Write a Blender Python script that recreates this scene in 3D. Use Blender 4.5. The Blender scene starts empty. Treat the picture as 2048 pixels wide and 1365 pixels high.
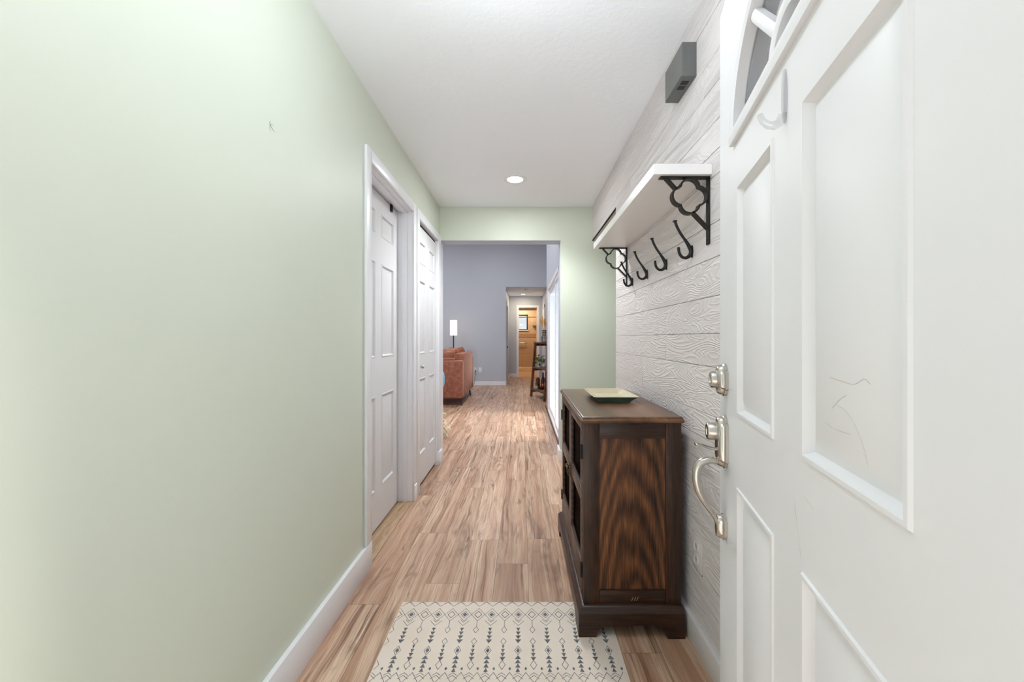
import bpy, bmesh, math, random
from mathutils import Vector, Matrix
random.seed(7)
PI = math.pi
sc = bpy.context.scene
COL = sc.collection

# ------------------------------------------------------------------ materials
def lin(c):
    return tuple(((v/255)/12.92 if v/255 <= .04045 else ((v/255+.055)/1.055)**2.4) for v in c) + (1,)

class NT:
    def __init__(s, name):
        s.m = bpy.data.materials.new(name); s.m.use_nodes = True
        s.t = s.m.node_tree; s.t.nodes.clear()
        s.out = s.n('ShaderNodeOutputMaterial')
        s.co = None
    def n(s, kind, **kw):
        x = s.t.nodes.new(kind)
        for k, v in kw.items():
            if isinstance(k, str) and hasattr(x, k): setattr(x, k, v)
        return x
    def l(s, a, b): s.t.links.new(a, b)
    def coord(s):
        if s.co is None: s.co = s.n('ShaderNodeTexCoord').outputs['Object']
        return s.co
    def val(s, sock, v):
        if hasattr(v, 'links') or isinstance(v, bpy.types.NodeSocket): s.l(v, sock)
        else: sock.default_value = v
    def mapv(s, vec, scale=(1,1,1), loc=(0,0,0), rot=(0,0,0)):
        m = s.n('ShaderNodeMapping'); s.l(vec, m.inputs[0])
        m.inputs['Scale'].default_value = scale; m.inputs['Location'].default_value = loc
        m.inputs['Rotation'].default_value = rot
        return m.outputs[0]
    def noise(s, vec, scale=5, detail=2, rough=.5, dist=0):
        x = s.n('ShaderNodeTexNoise'); s.l(vec, x.inputs['Vector'])
        x.inputs['Scale'].default_value = scale; x.inputs['Detail'].default_value = detail
        x.inputs['Roughness'].default_value = rough; x.inputs['Distortion'].default_value = dist
        return x.outputs[0]
    def math(s, op, a, b=0., c=None):
        x = s.n('ShaderNodeMath', operation=op)
        s.val(x.inputs[0], a); s.val(x.inputs[1], b)
        if c is not None: s.val(x.inputs[2], c)
        return x.outputs[0]
    def vadd(s, a, b):
        x = s.n('ShaderNodeVectorMath', operation='ADD'); s.val(x.inputs[0], a); s.val(x.inputs[1], b)
        return x.outputs[0]
    def vscale(s, a, f):
        x = s.n('ShaderNodeVectorMath', operation='SCALE'); s.l(a, x.inputs[0]); x.inputs['Scale'].default_value = f
        return x.outputs[0]
    def ramp(s, f, stops, interp='LINEAR'):
        r = s.n('ShaderNodeValToRGB'); s.l(f, r.inputs[0])
        e = r.color_ramp.elements; r.color_ramp.interpolation = interp
        while len(e) > 1: e.remove(e[0])
        e[0].position = stops[0][0]; e[0].color = stops[0][1]
        for p, c in stops[1:]:
            k = e.new(p); k.color = c
        return r.outputs[0]
    def mix(s, f, a, b, blend='MIX'):
        x = s.n('ShaderNodeMix', data_type='RGBA', blend_type=blend)
        s.val(x.inputs[0], f); s.val(x.inputs[6], a); s.val(x.inputs[7], b)
        return x.outputs[2]
    def attr(s, name):
        return s.n('ShaderNodeAttribute', attribute_name=name).outputs['Color']
    def bump(s, h, strength=.2, dist=.002, normal=None):
        b = s.n('ShaderNodeBump'); s.l(h, b.inputs['Height'])
        b.inputs['Strength'].default_value = strength; b.inputs['Distance'].default_value = dist
        if normal is not None: s.l(normal, b.inputs['Normal'])
        return b.outputs[0]
    def bsdf(s, color, rough=.5, metal=0., normal=None, spec=.5, **kw):
        p = s.n('ShaderNodeBsdfPrincipled')
        s.val(p.inputs['Base Color'], color); s.val(p.inputs['Roughness'], rough)
        p.inputs['Metallic'].default_value = metal
        p.inputs['Specular IOR Level'].default_value = spec
        if normal is not None: s.l(normal, p.inputs['Normal'])
        for k, v in kw.items(): s.val(p.inputs[k.replace('_', ' ')], v)
        s.l(p.outputs[0], s.out.inputs[0])
        return s.m

def plain(name, rgb, rough=.5, metal=0., var=.04, bump=0., scale=40, spec=.5, **kw):
    t = NT(name); c = t.coord()
    nz = t.noise(c, scale, 3)
    a = lin(rgb); lo = tuple(v*(1-var) for v in a[:3])+(1,); hi = tuple(min(1, v*(1+var)) for v in a[:3])+(1,)
    col = t.ramp(nz, [(.3, lo), (.7, hi)])
    nrm = t.bump(nz, bump, .003) if bump else None
    return t.bsdf(col, rough, metal, nrm, spec, **kw)

def m_paint(name, rgb, rough=.45, bump=.12, scale=95, spec=.35):
    """rolled wall paint: fine orange peel and faint drifting tone"""
    t = NT(name); c = t.coord()
    big = t.noise(c, 1.3, 2); fine = t.noise(c, scale, 3, .6)
    a = lin(rgb)
    col = t.ramp(big, [(.25, tuple(v*.975 for v in a[:3])+(1,)), (.75, tuple(min(1, v*1.02) for v in a[:3])+(1,))])
    return t.bsdf(col, rough, 0, t.bump(fine, bump, .0015), spec)

M = {}
M['green'] = m_paint('sage_green_paint', (211, 218, 203))
M['grey_wall'] = m_paint('blue_grey_paint', (190, 196, 206))
M['ceiling'] = m_paint('ceiling_texture_paint', (244, 248, 253), rough=.8, bump=1., scale=42, spec=.1)
M['trim'] = plain('white_trim_paint', (236, 237, 241), .32, var=.01, scale=8)
M['door_white'] = plain('white_door_paint', (220, 220, 222), .45, var=.01, scale=8)
M['shelf_white'] = plain('white_shelf_laminate', (232, 230, 230), .3, var=.01, scale=8)
M['base_grey'] = plain('pale_grey_baseboard_paint', (208, 205, 204), .4, var=.02, scale=8)
M['black_iron'] = plain('black_iron', (24, 23, 23), .42, metal=.3, bump=.15, scale=120)
M['dark'] = plain('dark_gap', (28, 23, 20), .8)
M['chime'] = plain('dark_grey_plastic', (96, 98, 97), .42, var=.05, scale=60)
M['black'] = plain('black_plastic', (10, 10, 10), .5)
M['nickel'] = plain('satin_nickel', (196, 190, 182), .26, metal=1., var=.02, scale=20)
M['steel'] = plain('bright_metal', (205, 205, 208), .2, metal=1., var=.02)
M['brass'] = plain('aged_brass', (92, 78, 58), .35, metal=.9, var=.1)
M['plate_white'] = plain('white_plastic', (232, 232, 232), .4, var=.01)
M['plate_grey'] = plain('painted_over_plate', (212, 209, 206), .45, var=.02)
M['leg_dark'] = plain('dark_stained_leg', (44, 30, 24), .4)
M['lamp_pole'] = plain('dark_bronze_pole', (52, 46, 44), .4, metal=.4)
M['blue_fabric'] = plain('light_blue_fabric', (120, 178, 206), .9, bump=.2, scale=200)
M['cream_fabric'] = plain('cream_fabric', (222, 210, 196), .9, bump=.2, scale=150)
M['pot_white'] = plain('white_ceramic', (226, 226, 224), .3, var=.02)
M['pot_terracotta'] = plain('terracotta', (172, 108, 78), .8)
M['candle'] = plain('ivory_wax', (232, 222, 200), .5)
M['copper'] = plain('copper_glaze', (150, 84, 52), .3, metal=.5, var=.15, scale=15)
M['brown_clay'] = plain('brown_clay', (88, 50, 30), .5, var=.2, scale=15)
M['pampas'] = plain('dried_pampas', (214, 172, 112), .9, var=.15, scale=60)
M['pale_wood'] = plain('pale_door_wood', (222, 190, 162), .5, var=.05, scale=10)
M['tan_floor'] = plain('tan_bath_floor', (206, 164, 112), .4, var=.06, scale=8)
M['rail_cream'] = plain('cream_shower_rail', (236, 214, 178), .35, var=.02)
M['scuff'] = plain('brown_scuff', (196, 188, 180), .7)
M['scratch'] = plain('pale_scratch', (196, 180, 164), .7)
M['crack'] = plain('grey_green_crack', (140, 152, 140), .8)
M['plum'] = plain('muted_green_leaf_stem', (96, 110, 62), .7)

def m_leaf(name, a, b):
    t = NT(name); c = t.coord()
    col = t.ramp(t.noise(c, 18, 2), [(.35, lin(a)), (.65, lin(b))])
    return t.bsdf(col, .45, 0, None, .4)
M['leaf_dark'] = m_leaf('deep_green_leaf', (38, 74, 34), (78, 118, 58))
M['leaf_pale'] = m_leaf('variegated_leaf', (120, 140, 66), (226, 222, 176))

def m_glow(name, rgb, strength):
    t = NT(name)
    e = t.n('ShaderNodeEmission'); e.inputs[0].default_value = lin(rgb); e.inputs[1].default_value = strength
    t.l(e.outputs[0], t.out.inputs[0]); return t.m
M['bulb'] = m_glow('lit_bulb', (255, 240, 222), 14)
M['bulb_warm'] = m_glow('lit_warm_bulb', (255, 214, 160), 10)

def m_shade():
    t = NT('lit_linen_shade'); c = t.coord()
    p = t.n('ShaderNodeBsdfPrincipled')
    p.inputs['Base Color'].default_value = lin((240, 232, 220)); p.inputs['Roughness'].default_value = .9
    p.inputs['Emission Color'].default_value = lin((255, 226, 190)); p.inputs['Emission Strength'].default_value = 2.2
    w = t.noise(t.mapv(c, (8, 8, 220)), 3, 2)
    t.l(t.bump(w, .2, .001), p.inputs['Normal']); t.l(p.outputs[0], t.out.inputs[0]); return t.m
M['shade'] = m_shade()

def m_glass(name, tint=(1, 1, 1), gl=.08, rough=.02):
    """thin pane: mostly see-through with a fresnel reflection"""
    t = NT(name)
    a = t.n('ShaderNodeBsdfTransparent'); a.inputs[0].default_value = tint+(1,)
    b = t.n('ShaderNodeBsdfGlossy'); b.inputs['Roughness'].default_value = rough
    m = t.n('ShaderNodeMixShader'); m.inputs[0].default_value = gl; t.l(a.outputs[0], m.inputs[1]); t.l(b.outputs[0], m.inputs[2])
    t.l(m.outputs[0], t.out.inputs[0]); return t.m
M['glass'] = m_glass('clear_pane', gl=.03)
def m_sheer():  # milky in place of clear glass, so the pane reads daylight white
    t = NT('milky_daylight_pane')
    a = t.n('ShaderNodeBsdfTransparent'); b = t.n('ShaderNodeBsdfTranslucent'); b.inputs[0].default_value = (.27, .31, .37, 1)
    g = t.n('ShaderNodeBsdfGlossy'); g.inputs['Roughness'].default_value = .1
    m = t.n('ShaderNodeMixShader'); m.inputs[0].default_value = .72; t.l(a.outputs[0], m.inputs[1]); t.l(b.outputs[0], m.inputs[2])
    m2 = t.n('ShaderNodeMixShader'); m2.inputs[0].default_value = .05; t.l(m.outputs[0], m2.inputs[1]); t.l(g.outputs[0], m2.inputs[2])
    t.l(m2.outputs[0], t.out.inputs[0]); return t.m
M['sheer'] = m_sheer()
M['glass_dark'] = m_glass('smoky_cabinet_pane', (.55, .52, .5), .02)
M['glass_door'] = m_glass('grey_door_pane', (.80, .81, .82), .10, .06)
M['acrylic'] = m_glass('clear_acrylic', (.93, .93, .94), .12, .05)
M['vase_glass'] = m_glass('vase_glass', (.8, .82, .82), .15)

def m_floor():
    t = NT('vinyl_plank_floor'); c = t.coord(); r = t.attr('rnd')
    off = t.vscale(r, 37.)
    p = t.vadd(c, off)
    wob = t.noise(t.mapv(p, (5, 1.1, 1)), 1.6, 2)
    wv = t.n('ShaderNodeCombineXYZ'); t.l(t.math('MULTIPLY', wob, .065), wv.inputs[0])
    q = t.vadd(p, wv.outputs[0])
    fine = t.noise(t.mapv(q, (210, 5, 1)), 1, 4, .6)
    mid = t.noise(t.mapv(q, (17, .55, 1)), 1, 3, .5)
    blot = t.noise(t.mapv(q, (8, 2.0, 1)), 1, 4, .62, .8)
    rings = t.math('SINE', t.math('MULTIPLY', t.noise(t.mapv(p, (6.5, .9, 1)), 1, 1), 120.))
    rings = t.math('MULTIPLY_ADD', rings, .5, .5)
    base = t.ramp(mid, [(.30, lin((188, 150, 124))), (.46, lin((206, 172, 148))), (.58, lin((224, 196, 172))), (.75, lin((234, 210, 188)))])
    base = t.mix(t.math('MULTIPLY', t.ramp(fine, [(.40, (1,1,1,1)), (.60, (0,0,0,1))]), .5), base, lin((160, 122, 100)))
    blotm = t.ramp(blot, [(.50, (0,0,0,1)), (.68, (1,1,1,1))])
    base = t.mix(t.math('MULTIPLY', blotm, t.math('MULTIPLY_ADD', rings, .55, .18)), base, lin((128, 96, 78)))
    stk = t.noise(t.mapv(q, (72, 1.5, 1), (7.1, 2.3, 0)), 1, 4, .62)
    stm = t.noise(t.mapv(p, (7, .8, 1), (1.1, 5.3, 0)), 1, 2)
    stf = t.math('MULTIPLY', t.ramp(stk, [(.34, (1,1,1,1)), (.50, (0,0,0,1))]), t.ramp(stm, [(.36, (.2,.2,.2,1)), (.60, (.95,.95,.95,1))]))
    base = t.mix(stf, base, lin((116, 84, 65)))
    kn = t.noise(t.mapv(q, (24, 3.6, 1), (3.3, 1.7, 0)), 1, 3, .6)
    base = t.mix(t.ramp(kn, [(.66, (0,0,0,1)), (.76, (.8,.8,.8,1))]), base, lin((80, 58, 47)))
    sep = t.n('ShaderNodeSeparateColor'); t.l(r, sep.inputs[0])
    tone = t.ramp(sep.outputs[0], [(0, (.76, .71, .66, 1)), (.5, (.90, .87, .835, 1)), (1, (1.0, .98, .955, 1))])
    base = t.mix(1., base, tone, 'MULTIPLY')
    rough = t.math('MULTIPLY_ADD', fine, .18, .3)
    return t.bsdf(base, rough, 0, t.bump(fine, .12, .001), .4)
M['floor'] = m_floor()

def m_plank():
    """painted shiplap with embossed cathedral grain"""
    t = NT('painted_wood_planks'); c = t.coord(); r = t.attr('rnd')
    p = t.vadd(c, t.vscale(r, 23.))
    n = t.noise(t.mapv(p, (1, 1.5, 8.5)), 1.25, 1.5, .45, .5)
    ring = t.math('SINE', t.math('MULTIPLY', n, 185.))
    ring = t.math('POWER', t.math('MULTIPLY_ADD', ring, .5, .5), 2.2)
    fine = t.noise(t.mapv(p, (1, 4, 130)), 1, 3)
    h = t.math('ADD', t.math('MULTIPLY', ring, .75), t.math('MULTIPLY', fine, .5))
    sep = t.n('ShaderNodeSeparateColor'); t.l(r, sep.inputs[0])
    col = t.ramp(sep.outputs[1], [(0, lin((212, 206, 205))), (1, lin((217, 212, 211)))])
    return t.bsdf(col, .42, 0, t.bump(h, .7, .003), .35)
M['plank'] = m_plank()

def m_wood(name, dark, mid, light, axis='z', rough=.34, ringc=(0, 0, 0), rings=34., gain=1.):
    t = NT(name); c = t.coord()
    st = {'z': (1, 1, .055), 'y': (1, .055, 1), 'x': (.055, 1, 1)}[axis]
    q = t.mapv(c, st)
    fine = t.noise(q, 190, 4, .65)
    wide = t.noise(q, 26, 3, .6)
    st2 = {'z': (1, 1, .2), 'y': (1, .2, 1), 'x': (.2, 1, 1)}[axis]
    cc = t.n('ShaderNodeVectorMath', operation='SUBTRACT'); t.l(c, cc.inputs[0]); cc.inputs[1].default_value = ringc
    q2 = t.mapv(cc.outputs[0], st2)
    ln = t.n('ShaderNodeVectorMath', operation='LENGTH'); t.l(q2, ln.inputs[0])
    wob = t.noise(t.mapv(c, st2), 9, 2)
    d = t.math('ADD', ln.outputs['Value'], t.math('MULTIPLY', wob, .055))
    ring = t.math('MULTIPLY_ADD', t.math('SINE', t.math('MULTIPLY', d, rings*PI*2)), .5, .5)
    f = t.math('ADD', t.math('MULTIPLY', fine, .55), t.math('ADD', t.math('MULTIPLY', wide, .4), t.math('MULTIPLY', ring, .20*gain)))
    col = t.ramp(f, [(.38, lin(dark)), (.58, lin(mid)), (.82, lin(light))])
    return t.bsdf(col, t.math('MULTIPLY_ADD', fine, .2, rough-.08), 0, t.bump(fine, .18, .0015), .45)
M['cab'] = m_wood('dark_walnut_vertical', (30, 18, 12), (66, 42, 28), (122, 80, 50), 'z', gain=.25)
M['cab_panel'] = m_wood('dark_walnut_cathedral', (32, 18, 12), (92, 57, 34), (156, 102, 62), 'z', ringc=(.20, .0, -.15), rings=42, gain=.8)
M['cab_h'] = m_wood('dark_walnut_horizontal', (28, 16, 11), (60, 37, 24), (112, 70, 42), 'x', gain=.3)
M['cab_front'] = m_wood('dark_walnut_front', (36, 24, 20), (66, 46, 38), (102, 74, 58), 'y')
M['cab_top'] = m_wood('walnut_top', (66, 42, 28), (104, 72, 48), (142, 104, 72), 'y', rough=.3, rings=12)
M['shelf_wood'] = m_wood('rustic_shelf_wood', (48, 27, 17), (92, 54, 34), (146, 92, 58), 'z', rough=.5)

def m_velvet():
    t = NT('rust_velvet'); c = t.coord()
    n = t.noise(c, 14, 4, .65); f = t.noise(c, 300, 2)
    col = t.ramp(n, [(.3, lin((134, 82, 64))), (.5, lin((158, 100, 80))), (.7, lin((178, 122, 100)))])
    return t.bsdf(col, .8, 0, t.bump(f, .2, .002), .25, Sheen_Weight=.5, Sheen_Roughness=.4, Sheen_Tint=lin((255, 210, 190)))
M['velvet'] = m_velvet()
M['leather'] = plain('tan_leather', (150, 88, 58), .42, var=.2, bump=.2, scale=30)

def m_tile():
    t = NT('beige_shower_tile'); c = t.coord()
    b = t.n('ShaderNodeTexBrick'); b.offset = 0.
    sw = t.n('ShaderNodeSeparateXYZ'); t.l(c, sw.inputs[0])
    cb = t.n('ShaderNodeCombineXYZ'); t.l(sw.outputs[0], cb.inputs[0]); t.l(sw.outputs[2], cb.inputs[1])
    t.l(cb.outputs[0], b.inputs['Vector'])
    b.inputs['Color1'].default_value = lin((188, 162, 130)); b.inputs['Color2'].default_value = lin((178, 152, 120))
    b.inputs['Mortar'].default_value = lin((166, 134, 98)); b.inputs['Scale'].default_value = 1.
    b.inputs['Mortar Size'].default_value = .006; b.inputs['Brick Width'].default_value = .3; b.inputs['Row Height'].default_value = .3
    n = t.noise(c, 9, 4, .6)
    col = t.mix(t.math('MULTIPLY', n, .5), b.outputs['Color'], lin((204, 180, 148)))
    return t.bsdf(col, .4, 0, None, .4)
M['tile'] = m_tile()
M['tile_band'] = plain('mosaic_band', (168, 132, 96), .4, var=.25, scale=28)

def m_rug():
    t = NT('cream_woven_rug'); c = t.coord()
    w = t.noise(t.mapv(c, (260, 900, 1)), 1, 2); b = t.noise(c, 6, 2)
    col = t.ramp(b, [(.3, lin((228, 215, 201))), (.7, lin((236, 224, 212)))])
    return t.bsdf(col, .95, 0, t.bump(w, .5, .001), .1)
M['rug'] = m_rug()
def m_ink():
    t = NT('charcoal_rug_yarn'); c = t.coord()
    n = t.noise(c, 220, 2)
    col = t.ramp(n, [(.36, lin((74, 80, 88))), (.62, lin((134, 134, 136)))])
    return t.bsdf(col, .95, 0, None, .1)
M['ink'] = m_ink()
def m_mesh_grille():
    t = NT('chime_grille'); c = t.coord()
    v = t.n('ShaderNodeTexVoronoi'); t.l(c, v.inputs['Vector']); v.inputs['Scale'].default_value = 230; v.inputs['Randomness'].default_value = 0
    col = t.ramp(v.outputs['Distance'], [(.25, lin((60, 60, 60))), (.45, lin((128, 128, 126)))])
    return t.bsdf(col, .45, 0, None, .4)
M['grille'] = m_mesh_grille()

# ------------------------------------------------------------------ mesh helpers
def BM(): return bmesh.new()

def box(bm, x0, x1, y0, y1, z0, z1, bev=0., mi=0, seg=2, mat=None):
    r = bmesh.ops.create_cube(bm, size=1.)
    vs = r['verts']
    bmesh.ops.transform(bm, verts=vs, matrix=Matrix.Translation(((x0+x1)/2, (y0+y1)/2, (z0+z1)/2)) @ Matrix.Diagonal((abs(x1-x0), abs(y1-y0), abs(z1-z0), 1)))
    fs = set(f for v in vs for f in v.link_faces)
    if bev:
        es = list(set(e for v in vs for e in v.link_edges))
        o = bmesh.ops.bevel(bm, geom=es, offset=bev, segments=seg, profile=.5, affect='EDGES')
        fs = set(o['faces']) | {f for v in o['verts'] for f in v.link_faces}
        vs = list({v for f in fs for v in f.verts})
    for f in fs: f.material_index = mi
    if mat is not None: bmesh.ops.transform(bm, verts=list(vs), matrix=mat)
    return vs

def face(bm, pts, mi=0):
    try:
        f = bm.faces.new([bm.verts.new(p) for p in pts]); f.material_index = mi; return f
    except ValueError: return None

def loft(bm, rings, mi=0, close=True, cap0=False, cap1=False):
    R = [[bm.verts.new(p) for p in r] for r in rings]
    for a, b in zip(R, R[1:]):
        n = len(a)
        for i in range(n if close else n-1):
            j = (i+1) % n
            f = bm.faces.new((a[i], a[j], b[j], b[i])); f.material_index = mi
    if cap0: f = bm.faces.new(R[0][::-1]); f.material_index = mi
    if cap1: f = bm.faces.new(R[-1]); f.material_index = mi
    return R

def prism(bm, poly, fn, d0, d1, mi=0):
    """polygon poly of (u,v) drawn out from d0 to d1; fn(u,d,v) -> point"""
    loft(bm, [[fn(u, d0, v) for u, v in poly], [fn(u, d1, v) for u, v in poly]], mi, True, True, True)

def tube(bm, pts, r, n=10, mi=0, caps=True, flat=1., up=None):
    pts = [Vector(p) for p in pts]; N = len(pts)
    rs = r if isinstance(r, (list, tuple)) else [r]*N
    rings = []; u = None
    for i, p in enumerate(pts):
        t = (pts[min(i+1, N-1)]-pts[max(i-1, 0)]).normalized()
        if u is None:
            u = Vector(up) if up else (Vector((0, 0, 1)) if abs(t.z) < .9 else Vector((1, 0, 0)))
        u = (u - t*u.dot(t)).normalized(); w = t.cross(u)
        rings.append([p + (u*math.cos(2*PI*k/n) + w*math.sin(2*PI*k/n)*flat)*rs[i] for k in range(n)])
    loft(bm, rings, mi, True, caps, caps)

def lathe(bm, prof, c=(0, 0, 0), n=24, mi=0, fn=None):
    rings = []
    for r, z in prof:
        ring = []
        for k in range(n):
            a = 2*PI*k/n; p = (r*math.cos(a), r*math.sin(a), z)
            ring.append(fn(*p) if fn else (c[0]+p[0], c[1]+p[1], c[2]+p[2]))
        rings.append(ring)
    loft(bm, rings, mi, True, prof[0][0] > 1e-6, prof[-1][0] > 1e-6)

def spline(pts, n=6):
    P = [Vector(p) for p in pts]; P = [2*P[0]-P[1]]+P+[2*P[-1]-P[-2]]; out = []
    for i in range(1, len(P)-2):
        a, b, c, d = P[i-1:i+3]
        for k in range(n):
            t = k/n
            out.append(.5*((2*b)+(c-a)*t+(2*a-5*b+4*c-d)*t*t+(-a+3*b-3*c+d)*t**3))
    out.append(P[-2]); return out

def pillow(bm, w, h, t, mat, mi=0, n=14):
    """soft cushion: width w, height h, thickness t"""
    rows = []
    for s in (1, -1):
        for i in range(n+1):
            row = []
            for j in range(n+1):
                a, b = i/n*2-1, j/n*2-1
                e = max(0., (1-a**4)*(1-b**4))
                pin = 1-.07*(a*a*(1-b*b)+b*b*(1-a*a))
                row.append(mat @ Vector((a*w/2*pin, s*t/2*e**.55, b*h/2*pin)))
            rows.append(row)
    F, B = rows[:n+1], rows[n+1:]
    for G, fl in ((F, 0), (B, 1)):
        V = [[bm.verts.new(p) for p in r] for r in G]
        for i in range(n):
            for j in range(n):
                q = (V[i][j], V[i+1][j], V[i+1][j+1], V[i][j+1])
                f = bm.faces.new(q if fl == 0 else q[::-1]); f.material_index = mi
    bmesh.ops.remove_doubles(bm, verts=bm.verts[:], dist=1e-5)

def root_matrix(o):
    m = o.matrix_basis.copy()
    while o.parent: o = o.parent; m = o.matrix_basis @ m
    return m

def obj(name, bm, mats, parent=None, loc=None, smooth=True, ang=38):
    if not isinstance(mats, (list, tuple)): mats = [mats]
    bmesh.ops.recalc_face_normals(bm, faces=bm.faces[:])
    o = bpy.data.objects.new(name, None) if False else None
    me = bpy.data.meshes.new(name)
    if parent is not None: bm.transform(root_matrix(parent).inverted())
    elif loc is not None: bm.transform(Matrix.Translation(loc).inverted())
    bm.to_mesh(me); bm.free()
    for m in mats: me.materials.append(M[m] if isinstance(m, str) else m)
    if smooth:
        for p in me.polygons: p.use_smooth = True
        me.set_sharp_from_angle(angle=math.radians(ang))
    o = bpy.data.objects.new(name, me); COL.objects.link(o)
    if parent is not None: o.parent = parent
    elif loc is not None: o.location = loc
    return o

def thing(name, label, cat, loc=(0, 0, 0), rotz=0., group=None):
    o = bpy.data.objects.new(name, None); COL.objects.link(o)
    o.empty_display_size = .05; o.location = loc; o.rotation_euler = (0, 0, rotz)
    return tag(o, label, cat, group)

def tag(o, label, cat, group=None, kind=None):
    o['label'] = label; o['category'] = cat
    if group: o['group'] = group
    if kind: o['kind'] = kind
    return o

def struct(name, bm, mats, label=None, cat=None, parent=None, smooth=False):
    o = obj(name, bm, mats, parent, smooth=smooth)
    if parent is None:
        o['kind'] = 'structure'
        if label: o['label'] = label; o['category'] = cat
    return o

def struct_root(name, label, cat, loc=(0, 0, 0)):
    o = thing(name, label, cat, loc); o['kind'] = 'structure'; return o

def copy_tree(o, parent=None):
    c = o.copy(); COL.objects.link(c)
    if parent is not None: c.parent = parent
    for ch in list(o.children): copy_tree(ch, c)
    return c

def rnd_attr(bm, fs, col):
    lay = bm.loops.layers.float_color.get('rnd') or bm.loops.layers.float_color.new('rnd')
    for f in fs:
        for lp in f.loops: lp[lay] = col

# ------------------------------------------------------------------ dimensions
HC = 1.18            # camera height
CZ = 2.442           # hall ceiling
XL, XR = -.79, .672  # hall side walls
YB, YB2 = 3.785, 3.935   # wall at the end of the hall, its two faces
Y0 = .05             # hall starts at the entry
YF = 9.9             # far wall of the living room
YE = 12.07           # end wall of the corridor
HD = 2.12            # header height of the openings
LC = 3.7             # living room ceiling

# ------------------------------------------------------------------ floor
bm = BM(); lay = bm.loops.layers.float_color.new('rnd')
rows = {0: 1.75, 1: 2.39, 2: 1.9, 3: 2.31, 4: 2.065, 5: 2.32, 6: 2.8}
W, Lp, g = .164, 1.215, .0006
x0 = -.79
for k in range(-25, 12):
    xa, xb = x0+k*W, x0+(k+1)*W
    if xa > 2.4: break
    y = rows.get(k, random.uniform(0, Lp)); y -= Lp*math.ceil((y-Y0+.6)/Lp)
    while y < YE:
        ya, yb = max(y, Y0-.6), min(y+Lp, YE)
        if yb-ya > .01 and not (xb < -.95 and yb < YB):
            f = face(bm, [(xa+g, ya+g, 0), (xb-g, ya+g, 0), (xb-g, yb-g, 0), (xa+g, yb-g, 0)])
            rnd_attr(bm, [f], (random.random(), random.random(), random.random(), 1))
        y += Lp
f = face(bm, [(-5, Y0-.6, -.0015), (2.5, Y0-.6, -.0015), (2.5, YE, -.0015), (-5, YE, -.0015)], 1); rnd_attr(bm, [f], (0, 0, 0, 1))
f = face(bm, [(-5, Y0-.6, -.05), (-5, YE, -.05), (2.5, YE, -.05), (2.5, Y0-.6, -.05)], 1); rnd_attr(bm, [f], (0, 0, 0, 1))
struct('floor', bm, ['floor', 'dark'], 'brown wood-look plank floor running from the entry to the corridor', 'floor')
bm = BM(); box(bm, -1.2, 1.2, YE, 15.2, -.03, .0)
struct('floor_bathroom', bm, 'tan_floor', 'tan bathroom floor beyond the doorway at the corridor end', 'floor')

# ------------------------------------------------------------------ hall walls and ceiling
D1a, D1b = 2.04, 2.84     # first closet opening
D2a, D2b = 3.00, 3.68     # second closet opening
DH = 2.09
bm = BM()
box(bm, XL-.13, XL, Y0, D1a, 0, CZ)
box(bm, XL-.13, XL, D1b, D2a, 0, CZ)
box(bm, XL-.13, XL, D2b, YB2, 0, CZ)
box(bm, XL-.13, XL, D1a, D1b, DH, CZ); box(bm, XL-.13, XL, D2a, D2b, DH, CZ)
wl = struct('wall_left', bm, 'green', 'sage green wall along the left side of the hall', 'wall')
# hairline crack in the paint
bm = BM()
cy, cz = 1.237, 1.849
def crk(pts): tube(bm, [(XL+.0004, cy+a, cz+b) for a, b in pts], [.0009]*(len(pts)-1)+[.0003], 5)
crk([(0, 0), (.006, .005), (.019, .006)]); crk([(0, 0), (.0, -.009), (.002, -.02)]); crk([(0, .001), (-.001, .008), (.0015, .013)]); crk([(0, 0), (.012, -.006), (.024, -.012)])
obj('paint_crack', bm, 'crack', wl)['label'] = 'small branching crack in the green paint'

bm = BM()
box(bm, XL-.13, .37-.0, YB, YB2, HD, CZ)
box(bm, .37, 2.5, YB, YB2, 0, CZ)
struct('wall_back', bm, 'green', 'sage green wall at the end of the hall with a wide opening', 'wall')
bm = BM(); e = .002
box(bm, -5, XL-.13, YB2-.02, YB2, 0, CZ); box(bm, -5, 2.5, YB2, YB2+.01, CZ-.3, LC)
box(bm, XL-.13-e, XL+.0, YB2, YB2+.01, 0, CZ); box(bm, .37, .5, YB2, YB2+.01, 0, LC); box(bm, XL-.13, .37, YB2, YB2+.01, HD, CZ)
struct('wall_living_front', bm, 'grey_wall', 'blue-grey living room side of the hall wall', 'wall')
bm = BM()
box(bm, XL, .37, YB+.004, YB2+.011, HD-.003, HD+.001)
box(bm, .367, .372, YB+.012, YB2+.011, 0, HD)
struct('trim_1', bm, 'grey_wall', 'blue-grey lining of the hall opening', 'trim')

bm = BM(); box(bm, XL-.13, 2.5, Y0, YB2, CZ, CZ+.1)
struct('ceiling', bm, 'ceiling', 'white textured ceiling of the hall', 'ceiling')

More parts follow.
